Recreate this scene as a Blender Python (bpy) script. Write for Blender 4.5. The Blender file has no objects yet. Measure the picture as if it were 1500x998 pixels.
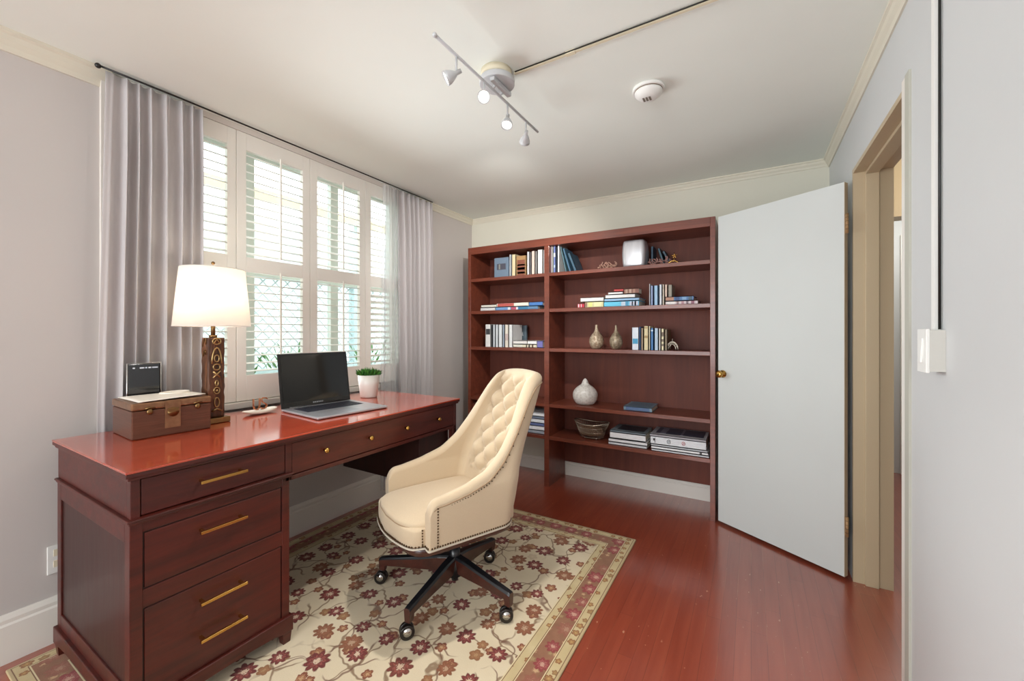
import bpy, bmesh, math, random
from mathutils import Matrix, Vector, noise
random.seed(7)
C = bpy.context.scene.collection
PI = math.pi
sc = bpy.context.scene

# ------------------------------------------------------------------ camera
FL, HZ, EYE, YAW = 597.0, 488.0, 1.27, math.radians(30.4)
cs, sn = math.cos(YAW), math.sin(YAW)
cam = bpy.data.cameras.new('camera'); camo = bpy.data.objects.new('camera', cam); C.objects.link(camo)
camo.location = (0, 0, EYE); camo.rotation_euler = (PI / 2, 0, YAW)
cam.sensor_width = 36; cam.lens = FL / 1500 * 36; cam.shift_y = -(499 - HZ) / 1500
cam.clip_start = 0.02
sc.camera = camo

def ray(px):
    u = (px - 750) / FL
    return (-sn + cs * u, cs + sn * u)
def sx(px, Y):            # world X where the sight line of a column of the photograph meets the shelf front plane
    x, y = ray(px); return Y * x / y
def sz(px, py, Y):
    x, y = ray(px); return EYE - (py - HZ) * (Y / y) / FL

# ------------------------------------------------------------------ room numbers (metres)
WX, BY, RX, H, RY = -2.48, 3.41, 0.45, 2.43, -2.9

# ------------------------------------------------------------------ colours & materials
def lin(c): 
    c /= 255.0
    return c / 12.92 if c <= 0.04045 else ((c + 0.055) / 1.055) ** 2.4
def col(r, g, b): return (lin(r), lin(g), lin(b), 1)
MATS = {}
class N:
    def __init__(s, name):
        s.m = bpy.data.materials.new(name); s.m.use_nodes = True
        s.t = s.m.node_tree; s.t.nodes.clear()
        s.out = s.t.nodes.new('ShaderNodeOutputMaterial')
    def n(s, typ, **kw):
        nd = s.t.nodes.new(typ)
        for k, v in kw.items():
            if k.startswith('_'): nd.inputs[k[1:].replace('_', ' ')].default_value = v
            else: setattr(nd, k, v)
        return nd
    def set(s, inp, v):
        if isinstance(v, bpy.types.NodeSocket): s.t.links.new(v, inp)
        else: inp.default_value = v
    def math(s, op, a, b=0.0, c=0.0):
        nd = s.t.nodes.new('ShaderNodeMath'); nd.operation = op
        s.set(nd.inputs[0], a); s.set(nd.inputs[1], b); s.set(nd.inputs[2], c)
        return nd.outputs[0]
    def mix(s, f, a, b):
        nd = s.t.nodes.new('ShaderNodeMix'); nd.data_type = 'RGBA'
        s.set(nd.inputs[0], f); s.set(nd.inputs[6], a); s.set(nd.inputs[7], b)
        return nd.outputs[2]
    def ramp(s, f, stops, interp='LINEAR'):
        nd = s.t.nodes.new('ShaderNodeValToRGB'); s.set(nd.inputs[0], f)
        cr = nd.color_ramp; cr.interpolation = interp
        while len(cr.elements) > 1: cr.elements.remove(cr.elements[-1])
        cr.elements[0].position = stops[0][0]; cr.elements[0].color = stops[0][1]
        for p, c in stops[1:]:
            e = cr.elements.new(p); e.color = c
        return nd.outputs[0]
    def step(s, x, e, w=0.002):      # 0 below e, 1 above
        nd = s.t.nodes.new('ShaderNodeMapRange'); nd.clamp = True
        s.set(nd.inputs[0], x); nd.inputs[1].default_value = e - w; nd.inputs[2].default_value = e + w
        return nd.outputs[0]
    def coord(s, scale=(1, 1, 1), src='Object', rot=(0, 0, 0)):
        tc = s.n('ShaderNodeTexCoord'); mp = s.n('ShaderNodeMapping')
        s.t.links.new(tc.outputs[src], mp.inputs[0]); mp.inputs[3].default_value = scale; mp.inputs[2].default_value = rot
        return mp.outputs[0]
    def noise(s, vec, scale, detail=3, rough=0.5, dist=0.0):
        nd = s.n('ShaderNodeTexNoise'); s.set(nd.inputs['Vector'], vec)
        nd.inputs['Scale'].default_value = scale; nd.inputs['Detail'].default_value = detail
        nd.inputs['Roughness'].default_value = rough; nd.inputs['Distortion'].default_value = dist
        return nd.outputs[0]
    def bsdf(s, color, rough=0.5, metal=0.0, bump=None, bs=0.1, bd=0.002, **kw):
        b = s.n('ShaderNodeBsdfPrincipled')
        s.set(b.inputs['Base Color'], color); s.set(b.inputs['Roughness'], rough); s.set(b.inputs['Metallic'], metal)
        for k, v in kw.items(): s.set(b.inputs[k.replace('_', ' ')], v)
        if bump is not None:
            bn = s.n('ShaderNodeBump'); bn.inputs['Strength'].default_value = bs; bn.inputs['Distance'].default_value = bd
            s.set(bn.inputs['Height'], bump); s.t.links.new(bn.outputs[0], b.inputs['Normal'])
        s.t.links.new(b.outputs[0], s.out.inputs[0]); s.b = b
        return s.m

def paint(name, c, rough=0.6, bs=0.15, scale=60, var=0.04):
    if name in MATS: return MATS[name]
    n = N(name); v = n.coord()
    a = n.noise(v, 2.2, 4); k = n.noise(v, scale, 3)
    c2 = tuple(x * (1 - var * 2) for x in c[:3]) + (1,)
    m = n.bsdf(n.mix(a, c2, c), rough, bump=k, bs=bs, bd=0.001)
    MATS[name] = m; return m
def plain(name, c, rough=0.5, metal=0.0, var=0.1, scale=25, **kw):
    if name in MATS: return MATS[name]
    n = N(name); v = n.coord()
    k = n.noise(v, scale, 3)
    c2 = tuple(x * (1 - var) for x in c[:3]) + (1,)
    m = n.bsdf(n.mix(k, c2, c), rough, metal, bump=k, bs=0.04, **kw)
    MATS[name] = m; return m
def wood(name, light, dark, axis='Y', scale=1.0, rough=0.3, coat=0.3, stretch=14):
    if name in MATS: return MATS[name]
    n = N(name); s = [stretch * scale] * 3; s['XYZ'.index(axis)] = 1.1 * scale
    v = n.coord(tuple(s))
    a = n.noise(v, 1.6, 5, 0.6, 0.6); b = n.noise(v, 7, 3, 0.6)
    f = n.math('ADD', n.math('MULTIPLY', a, 0.75), n.math('MULTIPLY', b, 0.3))
    big = n.noise(n.coord(), 1.7, 2)
    f = n.math('ADD', f, n.math('MULTIPLY', n.math('SUBTRACT', big, 0.5), 0.5))
    c = n.ramp(f, [(0.25, dark), (0.75, light)])
    m = n.bsdf(c, n.math('ADD', rough - 0.05, n.math('MULTIPLY', b, 0.1)), bump=b, bs=0.05, bd=0.0006,
               Coat_Weight=coat, Coat_Roughness=0.12)
    MATS[name] = m; return m

M_wall = paint('wall_paint', col(198, 192, 188), 0.62)
M_wallR = paint('wall_paint_cool', col(204, 206, 206), 0.5)
M_wallB = paint('wall_paint_back', col(214, 211, 196), 0.62)
M_ceil = paint('ceiling_paint', col(238, 243, 236), 0.7, scale=30)
M_trim = paint('trim_paint', col(232, 227, 219), 0.35, bs=0.05)
M_crown = paint('crown_paint', col(216, 211, 194), 0.45, bs=0.05)
M_jamb = paint('jamb_paint', col(190, 172, 142), 0.4, bs=0.08)
M_greystrip = paint('strip_shade_paint', col(186, 186, 174), 0.5)  # grey puts the shade of the casing edge into its colour
M_door = paint('door_paint', col(206, 210, 208), 0.4, bs=0.05)
M_shut = paint('shutter_paint', col(252, 250, 242), 0.35, bs=0.03)
M_white = plain('white_plastic', col(232, 232, 228), 0.35, var=0.03)
M_cream = plain('cream_plastic', col(222, 212, 186), 0.4, var=0.05)
M_black = plain('black_cable', col(20, 19, 18), 0.4)
M_brass = plain('brass', col(214, 168, 92), 0.22, 1.0, var=0.08)
M_bronze = plain('bronze', col(150, 118, 78), 0.38, 1.0, var=0.4, scale=60)
M_chrome = plain('chrome', col(215, 215, 215), 0.12, 1.0, var=0.05)
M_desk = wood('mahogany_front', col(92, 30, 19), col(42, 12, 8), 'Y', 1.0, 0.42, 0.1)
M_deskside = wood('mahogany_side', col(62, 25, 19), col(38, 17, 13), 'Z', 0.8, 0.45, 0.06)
M_desktop = wood('mahogany_lamplit_top', col(200, 80, 48), col(160, 56, 36), 'Y', 0.7, 0.13, 0.9)  # lamp glow on the top is put into this brighter red
M_deskdark = plain('dark_groove', col(34, 14, 11), 0.5)
M_shelf = wood('bookcase_wood', col(132, 68, 48), col(88, 39, 28), 'X', 1.0, 0.35, 0.25)
M_shelfback = wood('bookcase_back', col(116, 56, 38), col(84, 37, 25), 'Z', 0.7, 0.6, 0.0)

# ------------------------------------------------------------------ object helpers
WM = {}          # world matrix of the things used as parents
class MB:
    def __init__(s): s.bm = bmesh.new()
    def _add(s, verts, mi, smooth):
        fs = set()
        for v in verts: fs.update(v.link_faces)
        for f in fs: f.material_index = mi; f.smooth = smooth
    def box(s, x0, x1, y0, y1, z0, z1, mi=0, rot=None, bev=0.0):
        m = Matrix.Translation(((x0 + x1) / 2, (y0 + y1) / 2, (z0 + z1) / 2))
        if rot is not None: m = m @ rot
        m = m @ Matrix.Diagonal((abs(x1 - x0), abs(y1 - y0), abs(z1 - z0), 1))
        r = bmesh.ops.create_cube(s.bm, size=1, matrix=m)
        s._add(r['verts'], mi, False)
        if bev > 0:
            es = set()
            for v in r['verts']: es.update(v.link_edges)
            rb = bmesh.ops.bevel(s.bm, geom=list(es), offset=bev, segments=2, affect='EDGES', profile=0.5)
            for f in rb['faces']: f.material_index = mi
        return s
    def cyl(s, p, r, h, axis='Z', mi=0, r2=None, seg=24, smooth=True, direction=None):
        p = Vector(p)
        d = Vector(direction).normalized() if direction is not None else {'X': Vector((1, 0, 0)), 'Y': Vector((0, 1, 0)), 'Z': Vector((0, 0, 1))}[axis]
        q = Vector((0, 0, 1)).rotation_difference(d).to_matrix().to_4x4()
        m = Matrix.Translation(p + d * h / 2) @ q
        a = bmesh.ops.create_cone(s.bm, cap_ends=True, segments=seg, radius1=r, radius2=r if r2 is None else r2, depth=h, matrix=m)
        s._add(a['verts'], mi, smooth)
        return s
    def sph(s, p, r, mi=0, seg=12, sc_=(1, 1, 1)):
        a = bmesh.ops.create_uvsphere(s.bm, u_segments=seg, v_segments=max(4, seg // 2), radius=r,
                                      matrix=Matrix.Translation(p) @ Matrix.Diagonal((*sc_, 1)))
        s._add(a['verts'], mi, True); return s
    def lathe(s, prof, c=(0, 0, 0), seg=36, mi=0, direction=None, close=True, smooth=True):
        q = Matrix.Identity(4)
        if direction is not None: q = Vector((0, 0, 1)).rotation_difference(Vector(direction).normalized()).to_matrix().to_4x4()
        m = Matrix.Translation(c) @ q
        rings = []
        for r, z in prof:
            rings.append([s.bm.verts.new(m @ Vector((r * math.cos(2 * PI * k / seg), r * math.sin(2 * PI * k / seg), z))) for k in range(seg)])
        for a, b in zip(rings, rings[1:]):
            for k in range(seg):
                f = s.bm.faces.new((a[k], a[(k + 1) % seg], b[(k + 1) % seg], b[k])); f.material_index = mi; f.smooth = smooth
        if close:
            for rg, rev in ((rings[0], True), (rings[-1], False)):
                f = s.bm.faces.new(list(reversed(rg)) if rev else rg); f.material_index = mi
        return s
    def tube(s, pts, r, mi=0, seg=8, closed=False, rr=None):
        pts = [Vector(p) for p in pts]; n = len(pts); rings = []
        prev = None
        for i, p in enumerate(pts):
            a = pts[(i - 1) % n] if (i > 0 or closed) else p
            b = pts[(i + 1) % n] if (i < n - 1 or closed) else p
            d = (b - a).normalized()
            if prev is None:
                u = d.cross(Vector((0, 0, 1)))
                if u.length < 1e-3: u = d.cross(Vector((0, 1, 0)))
            else:
                u = prev - d * prev.dot(d)
            u.normalize(); prev = u; w = d.cross(u)
            rad = rr[i] if rr else r
            rings.append([s.bm.verts.new(p + (u * math.cos(2 * PI * k / seg) + w * math.sin(2 * PI * k / seg)) * rad) for k in range(seg)])
        m = n if closed else n - 1
        for i in range(m):
            a, b = rings[i], rings[(i + 1) % n]
            for k in range(seg):
                f = s.bm.faces.new((a[k], a[(k + 1) % seg], b[(k + 1) % seg], b[k])); f.material_index = mi; f.smooth = True
        if not closed:
            for rg in (rings[0], rings[-1]):
                f = s.bm.faces.new(rg); f.material_index = mi
        return s
    def grid(s, rows, mi=0, smooth=True, closed_u=False, closed_v=False):
        vs = [[s.bm.verts.new(p) for p in row] for row in rows]
        nu = len(vs); nv = len(vs[0])
        for i in range(nu if closed_u else nu - 1):
            for j in range(nv if closed_v else nv - 1):
                f = s.bm.faces.new((vs[i][j], vs[(i + 1) % nu][j], vs[(i + 1) % nu][(j + 1) % nv], vs[i][(j + 1) % nv]))
                f.material_index = mi; f.smooth = smooth
        return vs
    def prism(s, poly, a0, a1, axis='Y', mi=0, smooth=False):
        # poly of 2-D points extruded along an axis
        def P(p, t):
            if axis == 'Y': return Vector((p[0], t, p[1]))
            if axis == 'X': return Vector((t, p[0], p[1]))
            return Vector((p[0], p[1], t))
        A = [s.bm.verts.new(P(p, a0)) for p in poly]; B = [s.bm.verts.new(P(p, a1)) for p in poly]
        n = len(poly); fs = [s.bm.faces.new(A), s.bm.faces.new(list(reversed(B)))]
        for k in range(n): 
            f = s.bm.faces.new((A[k], B[k], B[(k + 1) % n], A[(k + 1) % n])); fs.append(f); f.smooth = smooth
        for f in fs: f.material_index = mi
        return s
    def sellip(s, c, rx, ry, rz, e1=0.3, e2=0.3, nu=48, nv=20, fn=None, mi=0):
        def sp(v, e): return math.copysign(abs(v) ** e, v)
        rows = []
        for j in range(1, nv):
            ph = -PI / 2 + PI * j / nv; row = []
            for i in range(nu):
                t = 2 * PI * i / nu
                p = Vector((rx * sp(math.cos(ph), e1) * sp(math.cos(t), e2), ry * sp(math.cos(ph), e1) * sp(math.sin(t), e2), rz * sp(math.sin(ph), e1)))
                if fn: p = fn(p)
                row.append(p + Vector(c))
            rows.append(row)
        vs = s.grid(rows, mi, True, closed_v=True)
        for rg, z in ((vs[0], -rz), (vs[-1], rz)):
            p = Vector((0, 0, z)); p = fn(p) if fn else p
            cv = s.bm.verts.new(p + Vector(c))
            for k in range(nu):
                f = s.bm.faces.new((rg[k], rg[(k + 1) % nu], cv)); f.smooth = True; f.material_index = mi
        return s
    def build(s, name, mats, parent=None, local=False, bevel=0.0, pivot=None, subsurf=0, solid=0, keep=False):
        bm = s.bm
        bmesh.ops.recalc_face_normals(bm, faces=bm.faces[:])
        me = bpy.data.meshes.new(name); bm.to_mesh(me); bm.free()
        for m in (mats if isinstance(mats, (list, tuple)) else [mats]): me.materials.append(m)
        o = bpy.data.objects.new(name, me); C.objects.link(o)
        if parent is not None:
            o.parent = parent
            if not local: me.transform(WM[parent.name].inverted())
            WM[o.name] = WM[parent.name].copy()
        else:
            if pivot is None and not keep:
                xs = [v.co for v in me.vertices]
                pivot = (sum(v.x for v in xs) / len(xs), sum(v.y for v in xs) / len(xs), min(v.z for v in xs))
            if keep: pivot = (0, 0, 0)
            me.transform(Matrix.Translation(-Vector(pivot))); o.location = pivot
            WM[o.name] = Matrix.Translation(pivot)
        if bevel:
            b = o.modifiers.new('Bevel', 'BEVEL'); b.width = bevel; b.segments = 2; b.limit_method = 'ANGLE'; b.angle_limit = math.radians(40)
        if solid:
            b = o.modifiers.new('Solidify', 'SOLIDIFY'); b.thickness = solid; b.offset = 0
        if subsurf:
            b = o.modifiers.new('Subdivision', 'SUBSURF'); b.levels = subsurf; b.render_levels = subsurf
        return o
def tag(o, label, cat, group=None, kind=None):
    o['label'] = label; o['category'] = cat
    if group: o['group'] = group
    if kind: o['kind'] = kind
    return o
def thing(name, loc, label, cat, rz=0.0, group=None, kind=None):
    o = bpy.data.objects.new(name, None); C.objects.link(o); o.empty_display_size = 0.05
    o.location = loc; o.rotation_euler = (0, 0, rz)
    WM[o.name] = Matrix.Translation(loc) @ Matrix.Rotation(rz, 4, 'Z')
    return tag(o, label, cat, group, kind)
def struct(o, label, cat):
    return tag(o, label, cat, kind='structure')

# ================================================================== FLOOR
def floor_mat():
    n = N('floor_boards'); tc = n.n('ShaderNodeTexCoord'); sp = n.n('ShaderNodeSeparateXYZ'); n.t.links.new(tc.outputs['Object'], sp.inputs[0])
    X, Y = sp.outputs[0], sp.outputs[1]
    W = 0.057
    u = n.math('DIVIDE', X, W); idx = n.math('FLOOR', u); fr = n.math('FRACT', u)
    wn = n.n('ShaderNodeTexWhiteNoise', noise_dimensions='1D'); n.set(wn.inputs['W'], idx)
    yy = n.math('ADD', n.math('DIVIDE', Y, 1.15), n.math('MULTIPLY', wn.outputs[0], 7.3))
    seg = n.math('FLOOR', yy); fy = n.math('FRACT', yy)
    wn2 = n.n('ShaderNodeTexWhiteNoise', noise_dimensions='2D')
    cb = n.n('ShaderNodeCombineXYZ'); n.set(cb.inputs[0], idx); n.set(cb.inputs[1], seg); n.t.links.new(cb.outputs[0], wn2.inputs[0])
    g = n.coord((26, 1.6, 1)); a = n.noise(g, 1.4, 4, 0.5, 0.25); b = n.noise(g, 8, 2)
    f = n.math('ADD', n.math('MULTIPLY', a, 0.6), n.math('MULTIPLY', wn2.outputs[0], 0.16))
    c = n.ramp(f, [(0.1, col(132, 52, 34)), (0.45, col(154, 70, 48)), (0.9, col(172, 88, 60))])
    edge = n.math('MINIMUM', fr, n.math('SUBTRACT', 1.0, fr))
    gap = n.math('SUBTRACT', 1.0, n.step(edge, 0.018, 0.012))
    ge = n.math('MULTIPLY', gap, n.noise(n.coord((3, 1.2, 1)), 2.4, 2))
    c = n.mix(n.math('MULTIPLY', gap, 0.4), c, col(70, 18, 14))
    c = n.mix(n.math('MULTIPLY', n.step(ge, 0.55, 0.05), 0.7), c, col(206, 128, 88))
    endg = n.math('SUBTRACT', 1.0, n.step(n.math('MINIMUM', fy, n.math('SUBTRACT', 1.0, fy)), 0.0012, 0.0006))
    c = n.mix(n.math('MULTIPLY', endg, 0.25), c, col(60, 16, 12))
    # worn flecks, a few pale chips
    fl = n.noise(n.coord((1.6, 0.8, 1)), 38, 2); fl2 = n.noise(n.coord(), 1.6, 2)
    chip = n.math('MULTIPLY', n.step(fl, 0.72, 0.01), n.step(fl2, 0.5, 0.05))
    c = n.mix(n.math('MULTIPLY', chip, 0.75), c, col(214, 160, 128))
    rr = n.math('ADD', 0.24, n.math('MULTIPLY', n.noise(n.coord(), 3.1, 3), 0.16))
    return n.bsdf(c, rr, bump=n.math('SUBTRACT', b, n.math('MULTIPLY', gap, 1.4)), bs=0.12, bd=0.0012, Coat_Weight=1.0, Coat_IOR=1.85, Coat_Roughness=0.2)
M_floor = floor_mat()
HX1, HY0, HY1 = 1.75, 0.9, 4.95           # hallway extents
m = MB(); m.box(WX - .2, HX1 + .1, RY - .2, BY + .1, -0.06, 0); m.box(RX + .1, HX1 + .1, BY + .1, HY1 + .1, -0.06, 0)
struct(m.build('floor', M_floor, keep=True), 'dark red varnished strip wood floor with worn flecks', 'floor')
m = MB(); m.box(WX - .2, HX1 + .1, RY - .2, BY + .1, H, H + .1); m.box(RX + .1, HX1 + .1, BY + .1, HY1 + .1, H, H + .1)
struct(m.build('ceiling', M_ceil, keep=True), 'off white plaster ceiling', 'ceiling')

# ================================================================== WALLS
T = 0.16
# window opening in the left wall
WY0, WY1, WZ0, WZ1 = 0.70, 2.50, 0.885, 2.405
m = MB()
m.box(WX - T, WX, RY - T, WY0, 0, H); m.box(WX - T, WX, WY1, BY + T, 0, H)
m.box(WX - T, WX, WY0, WY1, 0, WZ0); m.box(WX - T, WX, WY0, WY1, WZ1, H)
struct(m.build('wall_left', M_wall, keep=True), 'warm off white wall holding the shuttered window', 'wall')
m = MB(); m.box(WX, RX + 0.10, BY, BY + T, 0, H)
struct(m.build('wall_back', M_wallB, keep=True), 'cream wall behind the wooden bookcase', 'wall')
# right wall with door opening
DY0, DY1, DZ, JT = 1.885, 2.676, 2.085, 0.115
m = MB()
m.box(RX, RX + JT, RY - T, DY0 - .021, 0, H); m.box(RX, RX + JT, DY1 + .021, BY, 0, H); m.box(RX, RX + JT, DY0 - .021, DY1 + .021, DZ + .021, H)
struct(m.build('wall_right', M_wallR, keep=True), 'pale grey white wall with the doorway and light switch', 'wall')
# unseen rear wall behind the camera, its wide opening added to let light in
QX0, QX1, QZ0, QZ1 = -2.25, 0.25, 0.55, 2.25
m = MB()
m.box(WX, QX0, RY - T, RY, 0, H); m.box(QX1, RX, RY - T, RY, 0, H)
m.box(QX0, QX1, RY - T, RY, 0, QZ0); m.box(QX0, QX1, RY - T, RY, QZ1, H)
struct(m.build('wall_rear', M_wall, keep=True), 'off white wall behind the viewer with an added light opening', 'wall')
# hallway walls

m = MB(); m.box(HX1, HX1 + .1, HY0, HY1, 0, H); m.box(RX + JT, HX1, HY0 - .1, HY0, 0, H)
m.box(RX + JT, HX1, HY1, HY1 + .1, 0, H); m.box(RX, RX + .1, BY + T, HY1 + .1, 0, H)
struct(m.build('wall_hall', M_wallR, keep=True), 'white hallway wall seen through the doorway', 'wall')
m = MB(); m.box(RX + .115, HX1, 3.42, 3.56, 2.0, H)
struct(m.build('wall_hall_lintel', M_jamb, keep=True), 'tan lintel crossing the hallway', 'wall')

# crown mouldings (profile extruded)
def crown(poly_side, y0, y1, name, mat, lab):
    m = MB(); m.prism(poly_side, y0, y1, 'Y'); return struct(m.build(name, mat, keep=True), lab, 'molding')
def cprof(x, s, h, d):   # x wall plane, s direction into the room
    return [(x, H), (x + s * d, H), (x + s * d, H - h * .16), (x + s * d * .78, H - h * .26), (x + s * d * .62, H - h * .5),
            (x + s * d * .34, H - h * .74), (x + s * d * .3, H - h * .82), (x + s * d * .2, H - h), (x, H - h)]
crown(cprof(WX, 1, .075, .045), RY, 0.66, 'trim_1', M_crown, 'cream crown moulding left of the curtains')
crown(cprof(WX, 1, .055, .035), 2.56, BY, 'trim_2', M_crown, 'cream crown moulding between right curtain and bookcase corner')
crown(cprof(RX, -1, .055, .035), RY, BY, 'trim_3', M_crown, 'cream crown moulding along the doorway wall')
m = MB(); m.prism([(BY - (p[0] - WX), p[1]) for p in cprof(WX, 1, .048, .03)], WX, RX, 'X')
struct(m.build('trim_4', M_crown, keep=True), 'cream crown moulding above the bookcase', 'molding')
# baseboards
def bprof(x, s, h, d): return [(x, 0), (x + s * d, 0), (x + s * d, h * .78), (x + s * d * .7, h * .82), (x + s * d * .75, h * .9), (x + s * d * .35, h), (x, h)]
m = MB(); m.prism(bprof(WX, 1, .185, .018), RY, BY, 'Y')
struct(m.build('baseboard_left', M_trim, keep=True), 'tall white baseboard under the window wall', 'baseboard')
m = MB(); m.prism([(BY - (p[0] - WX), p[1]) for p in bprof(WX, 1, .12, .015)], WX + .02, RX, 'X')
struct(m.build('baseboard_back', M_trim, keep=True), 'white baseboard behind the bookcase', 'baseboard')

# door casing strip beside the doorway (near side) and jambs
m = MB(); m.box(RX - .004, RX + .02, 1.84, DY0, 0, DZ + .045)
struct(m.build('trim_5', M_trim, keep=True), 'white door jamb edge at the near side of doorway', 'trim')
m = MB(); m.box(RX - .007, RX + .01, 1.80, 1.84, 0, DZ + .045)
struct(m.build('trim_6', M_greystrip, keep=True), 'casing edge beside the near door jamb, painted grey for shade', 'trim')
fr = thing('door_1', (RX, DY1, 0), 'tan painted doorway frame around the hall opening', 'door frame', kind='structure')
m = MB()
JX0, JX1 = RX + .0, RX + .155
m.box(JX0 - .001, JX1, DY1 - .0, DY1 + .021, 0, DZ + .021); m.box(JX0 - .001, JX1, DY0 - .021, DY0, 0, DZ + .021); m.box(JX0 - .001, JX1, DY0, DY1, DZ, DZ + .021)
m.build('jamb', M_jamb, fr)
m = MB()
m.box(JX0 + .046, JX0 + .098, DY1 - .016, DY1, 0, DZ - .016); m.box(JX0 + .046, JX0 + .098, DY0, DY0 + .016, 0, DZ - .016); m.box(JX0 + .046, JX0 + .098, DY0, DY1, DZ - .016, DZ)
m.build('door_stop', M_jamb, fr, bevel=.002)

# the open door leaf
DH = Vector((0.412, 2.664, 0)); dvec = Vector((-0.190, 3.045, 0)) - DH; ang = math.atan2(dvec.y, dvec.x); DL = dvec.length
leaf = thing('door_2', DH, 'flat white painted door standing open against the bookcase', 'door', ang, kind='structure')
m = MB(); m.box(0, DL, -.032, 0, .018, 2.045, bev=.0015)     # local: x along leaf, thickness to the far side
lf = m.build('door_leaf', [M_door, M_jamb], leaf, local=True)
m = MB(); m.box(-.0012, 0.0, -.032, 0.0, .018, 2.045); m.build('door_edge', M_jamb, leaf, local=True)
kn = MB(); kx, kz = DL - .036, 1.0
kn.lathe([(.0, 0), (.024, 0), (.025, .004), (.011, .007), (.009, .022), (.02, .03), (.0245, .04), (.022, .05), (.012, .056), (.0, .057)], (kx, 0, kz), 24, direction=(0, 1, 0), close=False)
kn.build('door_knob', M_brass, leaf, local=True)
m = MB(); m.box(DL, DL + .0015, -.027, -.005, kz - .03, kz + .03); m.box(DL, DL + .011, -.02, -.011, kz - .008, kz + .008); m.build('latch', M_brass, leaf, local=True)
for z in (.23, 1.78):
    m = MB(); m.cyl((-.012, .0, z), .0065, .1, 'Z', seg=12)
    for k in range(1, 5): m.cyl((-.012, 0, z + k * .02), .0072, .0015, 'Z', 1, seg=12)
    m.box(-.012, 0.0, -.004, -.002, z, z + .1)
    m.build('hinge', [plain('painted_hinge', col(176, 140, 98), .4, .3, var=.3), M_black], leaf, local=True)
# hallway door frame far away
h3 = thing('door_3', (1.31, HY1, 0), 'white framed grey door at the end of the hallway', 'door', kind='structure')
m = MB(); m.box(1.16, 1.235, HY1 - .03, HY1, 0, 2.15); m.box(1.235, 1.75, HY1 - .03, HY1, 2.07, 2.15); m.build('door_frame', M_trim, h3)
m = MB(); m.box(1.235, 1.74, HY1 - .012, HY1, 0, 2.07); m.build('door_panel', paint('grey_door', col(150, 140, 128), .5), h3)

# light switch, raceways
s = thing('light_switch', (0.45, 1.56, 1.165), 'white wall mounted light switch box below the cable raceway', 'light switch')
m = MB(); m.box(.418, .45, 1.53, 1.592, 1.165, 1.278); m.build('box', paint('switch_box', col(200, 199, 192), .5), s)
m = MB(); m.box(.411, .4185, 1.528, 1.597, 1.161, 1.281, bev=.0015); m.build('plate', M_white, s)
m = MB(); m.box(.4065, .412, 1.551, 1.574, 1.188, 1.255, rot=Matrix.Rotation(.05, 4, 'Y')); m.build('rocker', M_white, s, bevel=.001)
m = MB(); m.box(.436, .45, 1.561, 1.582, 1.278, H - .055)
tag(m.build('cable_raceway', M_white), 'white raceway running down the wall to the light switch', 'cable cover')
m = MB(); m.tube([(.445, 1.5535, 1.28), (.445, 1.5535, 1.8), (.445, 1.5535, H - .056)], .0032)
tag(m.build('power_cable', M_black), 'thin black cable beside the wall raceway', 'cable')
m = MB(); m.box(-.906, .41, 1.562, 1.574, H - .011, H)
m.box(-.66, -.62, 1.559, 1.577, H - .013, H)
tag(m.build('cable_raceway', M_cream), 'cream raceway crossing the ceiling to the track light', 'cable cover')
m = MB(); m.tube([(-.9, 1.5585, H - .006), (-.3, 1.5585, H - .006), (.41, 1.5585, H - .006)], .0026)
tag(m.build('power_cable', M_black), 'thin dark cable along the ceiling raceway', 'cable')
s = thing('wall_outlet', (WX, .472, .28), 'white wall outlet beside the back corner of the desk', 'outlet')
m = MB(); m.box(WX, WX + .006, .474, .544, .28, .395, bev=.002); m.build('plate', M_white, s)
for zz in (.305, .35):
    m = MB(); m.box(WX + .006, WX + .008, .491, .526, zz, zz + .028); m.build('socket', M_cream, s, bevel=.001)

# ================================================================== WINDOW + SHUTTERS
win = thing('window_1', (WX, 1.6, WZ0), 'wide white window behind plantation shutters', 'window', kind='structure')
m = MB()
m.box(WX - .16, WX, WY0, WY0 + .03, WZ0, WZ1); m.box(WX - .16, WX, WY1 - .03, WY1, WZ0, WZ1); m.box(WX - .16, WX, WY0, WY1, WZ1 - .02, WZ1)
m.box(WX, WX + .02, WY0 - .07, WY0 + .0, WZ0 - .03, H - .002); m.box(WX, WX + .02, WY1, WY1 + .07, WZ0 - .03, H - .002)
m.box(WX, WX + .02, WY0, WY1, WZ1 - .005, H - .001)
m.build('window_frame', M_trim, win)
m = MB(); m.box(WX - .16, WX + .04, 1.0, 2.17, WZ0 - .035, WZ0, bev=.004); m.build('window_sill', M_trim, win)
m = MB()
for y0, y1 in ((.73, .79), (1.28, 1.34), (1.86, 1.92), (2.41, 2.47)): m.box(WX - .155, WX - .115, y0, y1, WZ0, WZ1 - .02)
for z in (WZ0, 1.62, WZ1 - .07): m.box(WX - .154, WX - .116, .73, 2.47, z, z + .05)
m.build('sash', paint('sash_paint', col(220, 222, 214), .4), win)
n = N('window_glass'); g = n.n('ShaderNodeBsdfGlossy'); g.inputs['Roughness'].default_value = .02
t = n.n('ShaderNodeBsdfTransparent'); t.inputs[0].default_value = (.94, .98, .97, 1); mx = n.n('ShaderNodeMixShader'); mx.inputs[0].default_value = .05
n.t.links.new(t.outputs[0], mx.inputs[1]); n.t.links.new(g.outputs[0], mx.inputs[2]); n.t.links.new(mx.outputs[0], n.out.inputs[0]); M_glass = n.m
m = MB(); m.box(WX - .137, WX - .133, .75, 2.45, WZ0 + .02, WZ1 - .04); m.build('pane', M_glass, win)

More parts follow.
